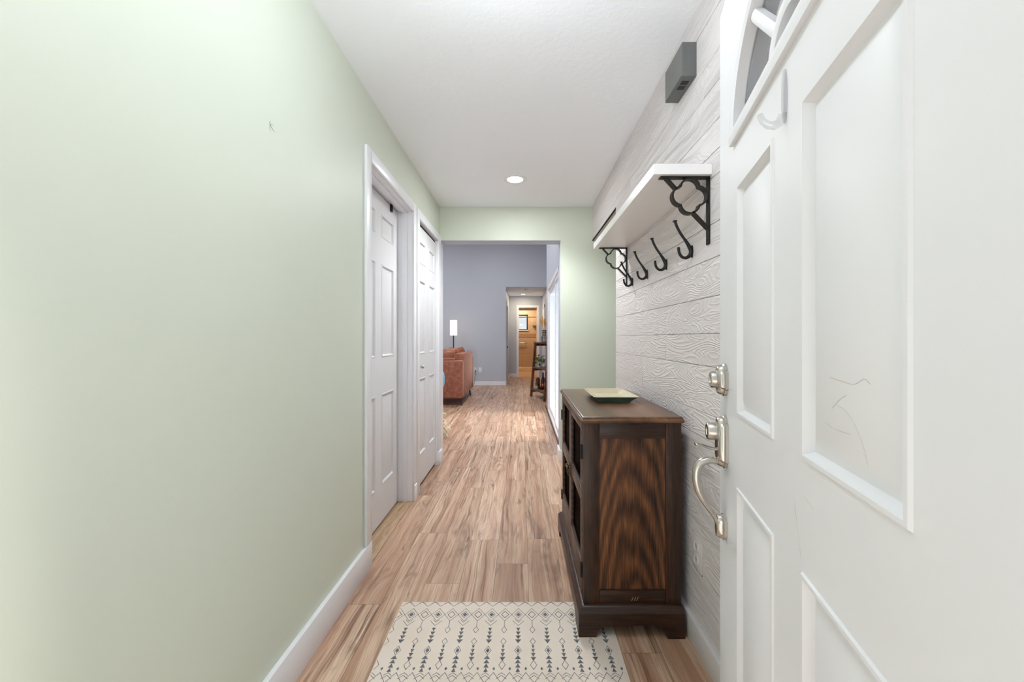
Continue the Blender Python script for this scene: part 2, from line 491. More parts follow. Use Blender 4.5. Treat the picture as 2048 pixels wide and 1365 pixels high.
# right wall clad with painted planks
bm = BM(); bm.loops.layers.float_color.new('rnd')
YR = 2.828
lines = [0., .095, .20, .299, .469, .587, .721, .81, .905, 1.078, 1.197, 1.328, 1.463, 1.584, 1.748, 1.832, 1.935, 2.066, 2.12, 2.171, 2.325, CZ]
rr = random.Random(3)
def plank_piece(ya, yb, za, zb):
    n0 = len(bm.faces)
    vs = box(bm, XR, XR+.012, ya+.0005, yb-.0005, za+.0009, zb-.0009, .0012, 0, 1)
    fs = {f for v in vs for f in v.link_faces}
    rnd_attr(bm, fs, (rr.random(), rr.random(), rr.random(), 1))
joints = {5: [1.83], 6: [2.45], 7: [1.55], 8: [2.2], 10: [1.95], 11: [2.33], 12: [1.6], 13: [2.1], 15: [1.75], 16: [2.0], 17: [1.46, 2.45], 18: [], 19: [1.72], 20: [1.35, 1.95]}
zl = [z for z in lines if abs(z-2.12) > .001]
for i, (za, zb) in enumerate(zip(zl, zl[1:])):
    end = YB if za >= HD-.06 else YR
    cuts = sorted([Y0]+[c for c in joints.get(i, [1.1+rr.random()*1.3]) if c < end-.1]+[end])
    for ya, yb in zip(cuts, cuts[1:]):
        if yb > YR+.01 and za < HD:    # the plank that crosses the top of the side opening
            plank_piece(ya, YR, za, zb); plank_piece(YR, yb, HD, zb)
        else: plank_piece(ya, yb, za, zb)
box(bm, XR+.0005, XR+.012, YR+.004, YB, HD-.005, HD+.002, 0, 2)  # dark strip painted in as the shadow line under the header planks
vs = box(bm, XR+.011, XR+.12, Y0, YR, 0, CZ, 0, 1); vs2 = box(bm, XR+.011, XR+.12, YR, YB, HD, CZ, 0, 1)
struct('wall_right', bm, ['plank', 'base_grey', 'dark'], 'pale grey wood-grain plank wall behind the cabinet', 'wall', smooth=True)
bm = BM()
box(bm, XR-.019, XR+.001, Y0, YR, 0, .098, .003)
struct('baseboard_right', bm, 'base_grey', 'pale grey baseboard under the plank wall', 'baseboard', smooth=True)
bm = BM(); box(bm, XL-.001, XL+.018, Y0, D1a, 0, .135, .003)
struct('baseboard_left', bm, 'trim', 'white baseboard along the green wall', 'baseboard', smooth=True)
bm = BM()
box(bm, .352, .37+.02, YB-.016, YB2+.03, 0, .11, .003); box(bm, .37, 2.4, YB-.016, YB+.001, 0, .11, .003)
struct('baseboard_back', bm, 'trim', 'white baseboard around the end of the green stub wall', 'baseboard', smooth=True)

# ------------------------------------------------------------------ panelled doors
PROF = [(0, 0), (.003, .0032), (.009, .0032), (.016, -.008), (.022, -.008), (.045, -.001)]
def panelled(bm, fn, W, H0, H1, th, panels, holes=(), prof=PROF, mi=0):
    """slab with raised panels on its front; fn(u,d,v), d=0 is the front face, d<0 into the door"""
    us = sorted({0, W} | {p[0] for p in panels} | {p[1] for p in panels} | {h[0] for h in holes} | {h[1] for h in holes})
    vs = sorted({H0, H1} | {p[2] for p in panels} | {p[3] for p in panels} | {h[2] for h in holes} | {h[3] for h in holes})
    def inside(u, v, L): return any(p[0] < u < p[1] and p[2] < v < p[3] for p in L)
    for d in (0, -th):
        for ua, ub in zip(us, us[1:]):
            for va, vb in zip(vs, vs[1:]):
                c = ((ua+ub)/2, (va+vb)/2)
                if inside(*c, holes) or (d == 0 and inside(*c, panels)): continue
                face(bm, [fn(ua, d, va), fn(ub, d, va), fn(ub, d, vb), fn(ua, d, vb)], mi)
    loft(bm, [[fn(u, 0, v) for u, v in ((0, H0), (W, H0), (W, H1), (0, H1))], [fn(u, -th, v) for u, v in ((0, H0), (W, H0), (W, H1), (0, H1))]], mi)
    for a, b, c, e in panels:
        rings = [[fn(a+i, d, c+i), fn(b-i, d, c+i), fn(b-i, d, e-i), fn(a+i, d, e-i)] for i, d in prof]
        loft(bm, rings, mi, True, False, True)
    bmesh.ops.remove_doubles(bm, verts=bm.verts[:], dist=1e-5)

def casing(bm, ya, yb, h, w=.06, x=XL, t=.016, zb=0., left=True, right=True):
    if left: box(bm, x, x+t, ya-w, ya, zb, h+w, .003)
    if right: box(bm, x, x+t, yb, yb+w, zb if right is True else 0, h+w, .003)
    box(bm, x, x+t, ya, yb, h, h+w, .003)

# first closet: recessed six-panel door
d2 = struct_root('door_2', 'white six-panel door set back in the nearer white casing on the green wall', 'door', (XL, D1a, 0))
XD = XL-.098
bm = BM(); panelled(bm, lambda u, d, v: (XD+d, D1a+.006+u, v), D1b-D1a-.012, .02, 2.078, .035,
    [(.115, .345, a, b) for a, b in ((.25, .83), (1.06, 1.65), (1.82, 1.965))]+[(.452, .682, a, b) for a, b in ((.25, .83), (1.06, 1.65), (1.82, 1.965))])
obj('door_leaf', bm, 'door_white', d2)
bm = BM(); casing(bm, D1a, D1b, DH, .064, zb=.135, right=False)
box(bm, XL, XL+.016, D1b, D1b+.06, 0, DH+.064, .003); box(bm, XL, XL+.021, D1b, D1b+.062, 0, .12, .004)
obj('door_casing', bm, 'trim', d2)
bm = BM()
box(bm, XL-.13, XL+.001, D1a, D1a+.004, 0, DH); box(bm, XL-.13, XL+.001, D1b-.004, D1b, 0, DH); box(bm, XL-.13, XL+.001, D1a, D1b, DH-.004, DH)
for x in (XL-.05,):
    box(bm, x-.02, x+.018, D1b-.014, D1b-.004, 0, DH, .002); box(bm, x-.02, x+.018, D1a, D1b, DH-.016, DH-.004, .002); box(bm, x-.02, x+.018, D1a+.004, D1a+.014, 0, DH, .002)
obj('door_jamb', bm, 'trim', d2)
bm = BM(); box(bm, XD-.01, XD+.012, 2.655, 2.685, 2.035, 2.082, .002); box(bm, XD+.01, XD+.016, 2.66, 2.668, 2.04, 2.075, .001)
obj('roller_catch', bm, 'black_iron', d2)['label'] = 'small dark metal catch at the top of the door'
bm = BM(); lathe(bm, [(.0, .0), (.011, 0), (.008, .012), (.014, .024), (.012, .034), (0, .036)], n=16, fn=lambda x, y, z: (XD+z, 2.115+x, .945+y))
obj('knob', bm, 'nickel', d2)
bm = BM(); box(bm, XL-.13, XL+.004, D1a, D1b, 0, .008, .002)
struct('trim_2', bm, m_wood('pale_threshold_wood', (150, 120, 92), (196, 168, 136), (220, 196, 168), 'y', rough=.5, gain=.15), 'pale wood threshold strip under the nearer closet door', 'trim')
bm = BM(); box(bm, XL-.6, XL-.135, D1a-.1, D2b+.1, 0, 2.4)  # dark colour stands in for the shade inside the closets
for f in bm.faces: f.material_index = 0
struct('wall_closet', bm, 'dark', 'dark block standing for the shade in the closets behind the white doors', 'wall')

# second closet: narrow bifold door, nearly flush
d3 = struct_root('door_3', 'white narrow bifold closet door with a small metal knob, beside the hall opening', 'door', (XL, D2a, 0))
XD2 = XL-.012
pw = [(a, b) for a, b in ((.262, .864), (1.055, 1.64), (1.77, 1.945))]
hw = (D2b-D2a-.012)/2
for k in range(2):
    bm = BM(); panelled(bm, lambda u, d, v: (XD2+d, D2a+.006+k*hw+.0006+u, v), hw-.0012, .03, 2.062, .03, [(.062, hw-.062, a, b) for a, b in pw])
    lf = obj('door_leaf', bm, 'door_white', d3)
    if k == 0:
        bm = BM(); lathe(bm, [(0, 0), (.009, 0), (.006, .012), (.013, .02), (.015, .028), (.011, .035), (0, .037)], n=16, fn=lambda x, y, z: (XD2+z, D2a+.09+x, .956+y))
        obj('knob', bm, 'nickel', lf)
bm = BM(); casing(bm, D2a, D2b, DH, .064, right=False); box(bm, XL, XL+.016, D2b, D2b+.07, 0, DH+.064, .003); box(bm, XL, XL+.03, D2b-.004, YB+.0, 0, .125, .004)
obj('door_casing', bm, 'trim', d3)
bm = BM(); box(bm, XL-.13, XL+.001, D2a, D2a+.004, 0, DH); box(bm, XL-.13, XL+.001, D2b-.004, D2b, 0, DH); box(bm, XL-.13, XL+.001, D2a, D2b, DH-.004, DH)
box(bm, XL-.06, XL-.02, D2a+.01, D2b-.01, DH-.026, DH-.005, 0, 1)  # dark strip painted in as shade in the gap over the leaves
obj('door_jamb', bm, ['trim', 'dark'], d3)
bm = BM(); box(bm, XL-.001, XL+.0155, YB-.034, YB+.004, .0, DH+.064, .002)
box(bm, XL-.01, XL+.0012, YB-.002, YB2+.011, 0, HD)
struct('trim_3', bm, 'trim', 'white corner trim at the end of the left wall', 'trim', smooth=True)

# ------------------------------------------------------------------ entry door, swung open against the plank wall
FE = Vector((.539, 1.075)); DD = Vector((-.247, -.969)).normalized(); NN = Vector((-.969, .247)).normalized()
def fd(u, d, v): p = FE+DD*u+NN*d; return Vector((p.x, p.y, v))
DW, DT = .914, .044
d1 = struct_root('door_1', 'white entry door standing open with a half-round window and nickel handle', 'door', (FE.x, FE.y, 0))
fc, fz, fa, fb = .457, 1.650, .322, .25      # half-round light: centre, sill, half width, height
fa2, fb2 = fa-.03, fb-.03
bm = BM()
cols = [(.169, .396), (.508, .738)]
panelled(bm, fd, DW, .008, 2.052, DT, [(a, b, .22, .836) for a, b in cols]+[(a, b, 1.002, 1.532) for a, b in cols], [(fc-fa2, fc+fa2, fz+.012, fz+.012+fb2)],
         [(0, 0), (.002, .0035), (.008, .0035), (.0095, .0005), (.0155, -.0105), (.019, -.011), (.040, -.0012)])
N = 40
for d in (0, -DT):
    for k in range(N):
        a0, a1 = PI*k/N, PI*(k+1)/N
        E = lambda a: (fc+fa2*math.cos(a), fz+.012+fb2*math.sin(a))
        p0, p1 = E(a0), E(a1); t = fz+.012+fb2
        face(bm, [fd(p0[0], d, p0[1]), fd(p1[0], d, p1[1]), fd(p1[0], d, t), fd(p0[0], d, t)])
        if d == 0: face(bm, [fd(p0[0], 0, p0[1]), fd(p1[0], 0, p1[1]), fd(p1[0], -DT, p1[1]), fd(p0[0], -DT, p0[1])])
face(bm, [fd(fc-fa2, 0, fz+.012), fd(fc+fa2, 0, fz+.012), fd(fc+fa2, -DT, fz+.012), fd(fc-fa2, -DT, fz+.012)])
bmesh.ops.remove_doubles(bm, verts=bm.verts[:], dist=1e-5)
# faint scuffs on the big upper panel and the rail
def scuff(pts, w=.0004):
    tube(bm, [fd(u, d, v) for u, d, v in pts], [w*.3]+[w]*(len(pts)-2)+[w*.3], 5, 1)
for pts in ([(.585, -.001, 1.13), (.61, -.001, 1.128), (.64, -.001, 1.127), (.66, -.001, 1.135), (.672, -.001, 1.13)],
            [(.59, -.001, 1.09), (.61, -.001, 1.105), (.625, -.001, 1.112)],
            [(.60, -.001, 1.098), (.63, -.001, 1.09), (.655, -.001, 1.066), (.668, -.001, 1.04)],
            [(.575, -.001, 1.07), (.6, -.001, 1.066), (.635, -.001, 1.068)],
            [(.515, 0, .95), (.53, 0, .946), (.545, 0, .941)],
            [(.48, 0, .93), (.495, 0, .88), (.505, 0, .85)]):
    scuff(spline(pts, 4))
obj('door_leaf', bm, ['door_white', 'scuff'], d1)
# window surround
bm = BM()
def arc(a, b, n=N, z=fz): return [(fc+a*math.cos(PI*k/n), z+b*math.sin(PI*k/n)) for k in range(n+1)]
def arch_loop(a, b, z0): return arc(a, b, N, z0)
secs = [(fa, fb, fz-.012, 0.0), (fa, fb, fz-.012, .010), (fa-.012, fb-.012, fz-.002, .014), (fa2-.006, fb2-.006, fz+.016, .010), (fa2-.008, fb2-.008, fz+.018, -.012)]
loft(bm, [[fd(u, d, v) for u, v in arch_loop(a, b, z)] for a, b, z, d in secs])
wf = obj('window_surround', bm, 'door_white', d1)
bm = BM(); box(bm, 0, 0, 0, 0, 0, 0) if False else None
pl = arch_loop(fa2-.002, fb2-.002, fz+.013)
prism(bm, pl, fd, -.014, -.018)
obj('glass_pane', bm, 'glass_door', d1)
bm = BM()
def bar(p, q, w=.011, d0=-.013, d1_=.004):
    p, q = Vector(p), Vector(q); t = (q-p).normalized(); s = Vector((-t.y, t.x))*w
    loft(bm, [[fd(c.x+s.x*a, d, c.y+s.y*a) for a, d in ((-1, d0), (-1, d1_-.003), (-.45, d1_), (.45, d1_), (1, d1_-.003), (1, d0))] for c in (p, q)], 0, True, True, True)
hub = (fc, fz+.012)
for ang in (45, 90, 135):
    a = math.radians(ang); c_, s_ = math.cos(a), math.sin(a)
    R = 1/math.sqrt((c_/(fa2))**2+(s_/(fb2))**2)
    bar((hub[0]+.062*c_, hub[1]+.056*s_), (hub[0]+R*c_*.985, hub[1]+R*s_*.985))
loft(bm, [[fd(u, d, v) for u, v in arc(.066+o, .058+o, 20, fz+.012)] for o, d in ((-.011, -.013), (-.011, .003), (-.004, .006), (.005, .006), (.011, .003), (.011, -.013))], 0, False)
obj('muntin', bm, 'door_white', d1)
# hardware
def plate(bm, s, z0, z1, hw, steps, arch=.012):
    rings = []
    for ins, d in steps:
        w = hw-ins; a = z0+ins; b = z1-ins; pts = []
        n = 10
        for k in range(n+1):
            t = PI*k/n; pts.append((s+w*.72*math.cos(t), b-arch+arch*1.0*math.sin(t)))
        pts.append((s-w, b-arch*1.3)); pts.append((s-w, a+arch*1.3))
        for k in range(n+1):
            t = PI+PI*k/n; pts.append((s+w*.72*math.cos(t), a+arch+arch*1.0*math.sin(t)))
        pts.append((s+w, a+arch*1.3)); pts.append((s+w, b-arch*1.3))
        rings.append([fd(u, d, v) for u, v in pts])
    loft(bm, rings, 0, True, False, True)
ST = [(0, 0), (0, .006), (.003, .009), (.003, .011), (.007, .019), (.009, .021)]
def knobcyl(bm, s, z, r, d0, d1_):
    lathe(bm, [(r*1.12, d0), (r*1.12, d0+.004), (r, d0+.006), (r*.97, d1_-.003), (r*.86, d1_), (r*.5, d1_), (r*.46, d1_-.002), (0, d1_-.002)], n=28, fn=lambda x, y, h: fd(s+x, h, z+y))
bm = BM(); plate(bm, .060, 1.031, 1.115, .031, ST, .016); knobcyl(bm, .060, 1.073, .0215, .018, .037)
box(bm, -.0012, .0012, -.006, .006, -.001, .001, 0, 0, 2, Matrix.Translation(fd(.060, .0365, 1.073))@Matrix.Rotation(math.radians(14), 4, 'Z'))
obj('deadbolt', bm, 'nickel', d1)
bm = BM(); plate(bm, .060, .846, .982, .031, ST, .016); knobcyl(bm, .060, .939, .0225, .018, .045)
hs = obj('handle_set', bm, 'nickel', d1)
bm = BM()
pts = spline([(.060, .018, .892), (.060, .036, .895), (.060, .055, .901), (.060, .068, .9035), (.060, .073, .903)], 5)
tube(bm, [fd(*p) for p in pts], [.004, .004, .004, .004, .0042, .005, .006, .0075, .009, .0105, .0115, .012, .012, .0122, .0125, .0128, .013, .013, .012, .009, .004][:len(pts)], 12, 0, True, .3, (0, 0, 1)) if False else None
rings = []
for i, p in enumerate(pts):
    t = i/(len(pts)-1); w = .004+.0095*min(1, max(0, (t-.25)*2)) if t < .93 else .0105; h = .0042
    rings.append([fd(p[0]+w*math.cos(2*PI*k/12), p[1], p[2]+h*math.sin(2*PI*k/12)) for k in range(12)])
loft(bm, rings, 0, True, True, True)
obj('thumb_latch', bm, 'nickel', hs)
bm = BM()
gp = spline([(.060, .008, .8585), (.060, .03, .8635), (.060, .053, .859), (.060, .067, .843), (.060, .0705, .815), (.060, .065, .785), (.060, .052, .757), (.060, .037, .735), (.060, .024, .716), (.060, .019, .700), (.060, .018, .684)], 5)
n = len(gp); rings = []
for i, p in enumerate(gp):
    t = i/(n-1)
    th = .0085+.0015*math.sin(PI*min(1, t*1.6)) - (.0035*max(0, (t-.5)*2))
    a = gp[min(i+1, n-1)]-gp[max(i-1, 0)]; a2 = Vector((a.y, a.z)).normalized(); nx = Vector((-a2.y, a2.x))
    wd = .0095+.003*math.sin(PI*t)
    rings.append([fd(p.x+wd*math.cos(2*PI*k/14), p.y+nx.x*th*math.sin(2*PI*k/14), p.z+nx.y*th*math.sin(2*PI*k/14)) for k in range(14)])
loft(bm, rings, 0, True, True, True)
obj('grip', bm, 'nickel', hs)
bm = BM(); plate(bm, .060, .662, .728, .021, [(0, 0), (0, .007), (.003, .010), (.003, .013), (.006, .021), (.008, .023)], .012)
obj('lower_mount', bm, 'nickel', hs)
# hinges on the far side of the leaf
for z in (.25, 1.05, 1.85):
    bm = BM(); tube(bm, [fd(DW+.006, -DT+.002, z-.045), fd(DW+.006, -DT+.002, z+.045)], .007, 10); obj('hinge', bm, 'nickel', d1)
# clear hook stuck to the door
bm = BM()
hk = lambda u, d, v: fd(.447+u, d, 1.527+v)
poly = [(.0095*math.cos(2*PI*k/24)*1.0, .0 + .044*math.sin(2*PI*k/24)+.047) for k in range(24)]
prism(bm, poly, hk, .0005, .0035)
tube(bm, [hk(0, .003, .018), hk(0, .008, .006), hk(0, .016, .001), hk(0, .026, .003), hk(0, .034, .011), hk(0, .038, .022)], [.007, .0075, .007, .006, .005, .0045], 12)
tag(obj('adhesive_hook', bm, 'acrylic', loc=hk(0, 0, 0)), 'clear plastic adhesive hook stuck on the white entry door below its window', 'hook')

# ------------------------------------------------------------------ wall shelf with iron brackets
SY0, SY1, SX, SZ0, SZ1 = 1.394, 2.566, .465, 1.759, 1.797
ws = thing('wall_shelf', 'white wall shelf on two black iron scrollwork brackets above the coat hooks', 'shelf', (XR, SY0, SZ0))
bm = BM(); box(bm, SX, XR-.0005, SY0, SY1, SZ0, SZ1, .0012, 0, 1); obj('board', bm, 'shelf_white', ws)
def bracket(yc):
    bm = BM(); w = .0125
    P = lambda a, y, b: (XR-a, y, SZ0-b)
    box(bm, XR-.178, XR-.0008, yc-w, yc+w, SZ0-.005, SZ0-.0005, .001, 0, 1)
    box(bm, XR-.0055, XR-.0008, yc-w, yc+w, SZ0-.242, SZ0-.0005, .001, 0, 1)
    c, r = .029, .0335; loop = []
    A = (.0715, .0695)
    for q in range(4):
        base = q*PI/2
        half = math.pi-math.acos(min(1, max(-1, (c-0.0468/math.sqrt(2))/r)))
        half = math.atan2(.0468/math.sqrt(2), .0468/math.sqrt(2)-c)
        for k in range(12):
            t = base-half+2*half*k/12
            loop.append((A[0]+c*math.cos(base)+r*math.cos(t), A[1]+c*math.sin(base)+r*math.sin(t)))
    th = .0029; n = len(loop); inn, outr = [], []
    for i in range(n):
        a, b = Vector(loop[i-1]), Vector(loop[(i+1) % n]); t = (b-a).normalized(); nn = Vector((t.y, -t.x)); p = Vector(loop[i])
        outr.append(p+nn*th); inn.append(p-nn*th)
    loft(bm, [[P(p.x, y, p.y) for p in L] for L, y in ((outr, yc-w), (outr, yc+w), (inn, yc+w), (inn, yc-w), (outr, yc-w))])
    def strap(p, q, th=.0028):
        p, q = Vector(p), Vector(q); t = (q-p).normalized(); nn = Vector((-t.y, t.x))*th
        loft(bm, [[P(c.x+nn.x*s, y, c.y+nn.y*s) for s, y in ((-1, yc-w), (1, yc-w), (1, yc+w), (-1, yc+w))] for c in (p, q)], 0, True, True, True)
    strap((.156, .004), (.118, .046)); strap((.062, .126), (.004, .186))
    for a in (.165, .03): lathe(bm, [(.004, 0), (.0035, .0015), (0, .002)], n=10, fn=lambda x, y, z: P(a+x, yc+y, .005+z))
    for b in (.03, .225): lathe(bm, [(.004, 0), (.0035, .0015), (0, .002)], n=10, fn=lambda x, y, z: P(.0055+z, yc+y, b+x))
    return bm
for yc in (SY0+.026, SY1-.035): obj('bracket', bracket(yc), 'black_iron', ws)

# coat hooks
def hook_bm(y, z):
    bm = BM(); P = lambda a, b: (XR-a, y, z+b)
    lathe(bm, [(.0, 0), (.0135, .0), (.0125, .004), (.008, .0065), (0, .007)], n=18, fn=lambda a, b, h: (XR-.0005-h, y+a*.62, z+b*1.9))
    tube(bm, spline([P(.004, .002), P(.012, .018), P(.027, .043), (XR-.046, y, z+.072), P(.060, .099), P(.068, .120)], 4), [.0075, .007, .006, .0052, .0048, .0045]+[.0042]*20, 10) if False else None
    up = spline([P(.003, .000), P(.012, .018), P(.028, .044), P(.047, .071), P(.061, .097), P(.069, .118)], 4)
    tube(bm, up, [.0098-.0046*min(1, i/9) for i in range(len(up))], 10)
    dn = spline([P(.003, .004), P(.010, -.014), P(.024, -.0245), P(.040, -.022), P(.0515, -.007), P(.055, .012)], 4)
    tube(bm, dn, [.0098-.0042*min(1, i/10) for i in range(len(dn))], 10)
    lathe(bm, [(0, -.006), (.0055, -.004), (.006, 0), (.0045, .004), (0, .006)], n=12, fn=lambda a, b, h: (XR-.055+a, y+b, z+.013+h))
    box(bm, XR-.0765, XR-.063, y-.0075, y+.0075, z+.1165, z+.1225, .0015)
    for b in (.017, -.017): lathe(bm, [(.003, 0), (.002, .002), (0, .0022)], n=8, fn=lambda a, c, h: (XR-.005-h, y+a, z+b+c))
    return bm
hl = ['black iron double coat hook under the shelf, nearest to the entry door', 'black iron coat hook, second from the entry door',
      'black iron coat hook, third from the entry door', 'black iron coat hook beside the far shelf bracket']
for i, y in enumerate((1.557, 1.832, 2.113, 2.395)):
    tag(obj('coat_hook', hook_bm(y, 1.522), 'black_iron', loc=(XR, y, 1.522)), hl[i], 'coat hook', 'black coat hooks under the wall shelf')

# door chime box
dc = thing('door_chime', 'dark grey box with a mesh front high on the plank wall', 'door chime', (XR, 1.52, 2.19))
bm = BM(); box(bm, XR-.055, XR+.0012, 1.52, 1.70, 2.192, 2.322, .001, 0, 1); obj('housing', bm, 'chime', dc)
bm = BM(); box(bm, XR-.0565, XR-.055, 1.523, 1.697, 2.195, 2.319); obj('grille', bm, 'grille', dc)
for y in (1.552, 1.584):
    bm = BM(); box(bm, XR-.043, XR-.015, y, y+.023, 2.1908, 2.1921); obj('port', bm, 'black', dc)

# outlet cover on the plank wall, painted over
oc = thing('wall_outlet', 'outlet painted pale grey low on the plank wall beside the cabinet', 'outlet', (XR, 1.51, .36))
bm = BM(); box(bm, XR-.005, XR-.0003, 1.47, 1.548, .295, .425, .002)
box(bm, XR-.0015, XR-.0003, 1.548, 1.5525, .292, .425, 0, 1); box(bm, XR-.0015, XR-.0003, 1.47, 1.5525, .2905, .2945, 0, 1)
obj('cover_plate', bm, ['plate_grey', 'dark'], oc)
for z in (.335, .385):
    bm = BM(); box(bm, XR-.0075, XR-.004, 1.493, 1.525, z-.016, z+.016, .005)
    for y in (1.503, 1.514): box(bm, XR-.0079, XR-.0074, y, y+.002, z-.003, z+.007, 0, 1)
    obj('socket', bm, ['plate_grey', 'dark'], oc)

# ------------------------------------------------------------------ cabinet
CX0, CX1, CY0, CY1 = .245, .636, 1.575, 2.41
cab = thing('cabinet', 'dark walnut cabinet with glass front doors standing against the plank wall', 'cabinet', (CX0, CY0, 0))
TZ0, TZ1 = .842, .869
for y0, y1 in ((CY0, CY0+.03), (CY1-.03, CY1)):
    for x0_, x1_ in ((CX0, CX0+.064), (CX1-.062, CX1)):
        bm = BM(); box(bm, x0_, x1_, y0, y1, .118, TZ0, .0015); obj('corner_post', bm, 'cab', cab)
for y0, y1 in ((CY0+.0015, CY0+.028), (CY1-.028, CY1-.0015)):
    for z0_, z1_ in ((.779, TZ0), (.118, .172)):
        bm = BM(); box(bm, CX0+.0645, CX1-.0625, y0, y1, z0_, z1_, .0015)
        if y0 < 2 and z0_ < .2:      # three pale nicks on the lower rail
            for k in range(3): tube(bm, [(.437+k*.010, CY0+.0012, .131), (.444+k*.010, CY0+.0012, .146)], .0006, 5, 1)
        obj('side_rail', bm, ['cab_h', 'scratch'], cab)
for y0 in (CY0+.010, CY1-.020):
    bm = BM(); box(bm, CX0+.06, CX1-.058, y0, y0+.01, .168, .783)
    obj('side_panel', bm, 'cab_panel', cab)
bm = BM()
box(bm, CX1-.012, CX1-.002, CY0+.02, CY1-.02, .12, TZ0); box(bm, CX0+.012, CX1-.012, CY0+.02, CY1-.02, .118, .136)
box(bm, CX0+.03, CX1-.012, CY0+.025, CY1-.025, .52, .535)
box(bm, CX0+.001, CX0+.02, CY0+.03, CY1-.03, .818, TZ0); box(bm, CX0+.001, CX0+.02, CY0+.03, CY1-.03, .118, .128)
obj('carcass', bm, 'cab_front', cab)
# top with a rounded, stepped edge
bm = BM()
xa, xb, ya, yb = .233, .640, 1.553, 2.434
prof = [(.012, TZ0-.0), (.006, TZ0+.002), (.001, TZ0+.008), (0, TZ0+.013), (.003, TZ0+.018), (.006, TZ0+.0195), (.006, TZ0+.023), (.010, TZ1-.0005), (.013, TZ1)]
loft(bm, [[(xa+i, ya+i, z), (xb-i*.6, ya+i, z), (xb-i*.6, yb-i, z), (xa+i, yb-i, z)] for i, z in prof], 0, True, True, True)
obj('top', bm, 'cab_top', cab)
# plinth with bracket feet
bm = BM()
px0, px1, py0, py1, ph = .222, .640, 1.548, 2.436, .098
def skirt(L):
    f, h = .068, .052; arcn = 6; pts = [(0, 0), (f-.002, 0)]
    for k in range(arcn+1):
        a = PI/2*k/arcn; pts.append((f+.058*(1-math.cos(a)), h*math.sin(a)))
    q = [(L-u, v) for u, v in pts[::-1]]
    return pts+q+[(L, ph), (0, ph)]
t = .02
prism(bm, skirt(px1-px0), lambda u, d, v: (px0+u, py0+d, v), 0, t)
prism(bm, skirt(px1-px0), lambda u, d, v: (px0+u, py1-d, v), 0, t)
prism(bm, skirt(py1-py0-2*t), lambda u, d, v: (px0+d, py0+t+u, v), 0, t)
prism(bm, skirt(py1-py0-2*t), lambda u, d, v: (px1-d, py0+t+u, v), 0, t)
loft(bm, [[(px0+i, py0+i, z), (px1-i*.3, py0+i, z), (px1-i*.3, py1-i, z), (px0+i, py1-i, z)] for i, z in ((0, ph), (.002, ph+.004), (.008, ph+.008), (.011, ph+.016), (.02, ph+.022))], 0, True, True, True)
obj('plinth', bm, 'cab_h', cab)
# two framed glass doors
def cdoor(y0, y1, hinge_y, latch_y):
    bm = BM(); x0, x1 = CX0-.002, CX0+.016; st = .036; r = (.128, .258, .508, .563, .804, .834)
    box(bm, x0, x1, y0, y0+st, r[0], r[5], .0015); box(bm, x0, x1, y1-st, y1, r[0], r[5], .0015)
    for a, b in ((r[0], r[1]), (r[2], r[3]), (r[4], r[5])): box(bm, x0+.0005, x1-.0005, y0+st-.001, y1-st+.001, a, b, .0015)
    for a, b in ((r[1], r[2]), (r[3], r[4])):   # inner bead
        loft(bm, [[(x, y0+st+i, a+i), (x, y1-st-i, a+i), (x, y1-st-i, b-i), (x, y0+st+i, b-i)] for i, x in ((-.001, x0+.004), (.006, x0+.008), (.006, x0+.013))])
    d = obj('door', bm, 'cab_front', cab)
    for a, b in ((r[1], r[2]), (r[3], r[4])):
        bm = BM(); box(bm, x0+.010, x0+.013, y0+st, y1-st, a, b); obj('glass_pane', bm, 'glass_dark', d)
    for z in (.24, .72):
        bm = BM(); tube(bm, [(x0-.003, hinge_y, z-.03), (x0-.003, hinge_y, z+.03)], .004, 8); box(bm, x0-.001, x0+.002, hinge_y-.012, hinge_y+.012, z-.028, z+.028, .0005)
        obj('hinge', bm, 'black_iron', d)
    bm = BM(); box(bm, x0-.004, x0+.001, latch_y-.008, latch_y+.008, .49, .56, .002)
    lathe(bm, [(.0, 0), (.007, .0), (.005, .006), (.009, .013), (.008, .018), (0, .02)], n=14, fn=lambda a, b, h: (x0-.003-h, latch_y+a, .535+b))
    tube(bm, spline([(x0-.010, latch_y, .525), (x0-.014, latch_y, .508), (x0-.009, latch_y, .493)], 4), .003, 8)
    obj('latch', bm, 'brass', d)
cdoor(1.607, 1.988, 1.605, 1.972); cdoor(1.992, 2.378, 2.38, 2.008)

# ------------------------------------------------------------------ tray on the cabinet
tr = thing('serving_tray', 'square cream tray with a teal underside lying on the dark cabinet', 'tray', (.452, 2.03, TZ1))
def rr_ring(x0, x1, y0, y1, r, z, n=5):
    pts = []
    for cx, cy, a in ((x1-r, y1-r, 0), (x0+r, y1-r, PI/2), (x0+r, y0+r, PI), (x1-r, y0+r, 1.5*PI)):
        for k in range(n+1): pts.append((cx+r*math.cos(a+PI/2*k/n), cy+r*math.sin(a+PI/2*k/n), z))
    return pts
def tray(ins, z, r): return rr_ring(.342+ins, .562-ins, 1.873+ins, 2.198-ins, r, TZ1+z)
bm = BM(); loft(bm, [tray(.036, .0006, .012), tray(.034, .004, .012), tray(.018, .018, .016), tray(.001, .0295, .02)], 0, True, True, False)
obj('underside', bm, plain('teal_glaze', (96, 134, 126), .25, var=.1, scale=12), tr)
bm = BM(); loft(bm, [tray(.001, .0295, .02), tray(0, .031, .02), tray(.003, .0325, .02), tray(.018, .028, .018), tray(.034, .011, .014), tray(.042, .009, .01)], 0, True, False, True)
obj('inner_face', bm, plain('cream_glaze', (200, 190, 162), .25, var=.05, scale=9), tr)

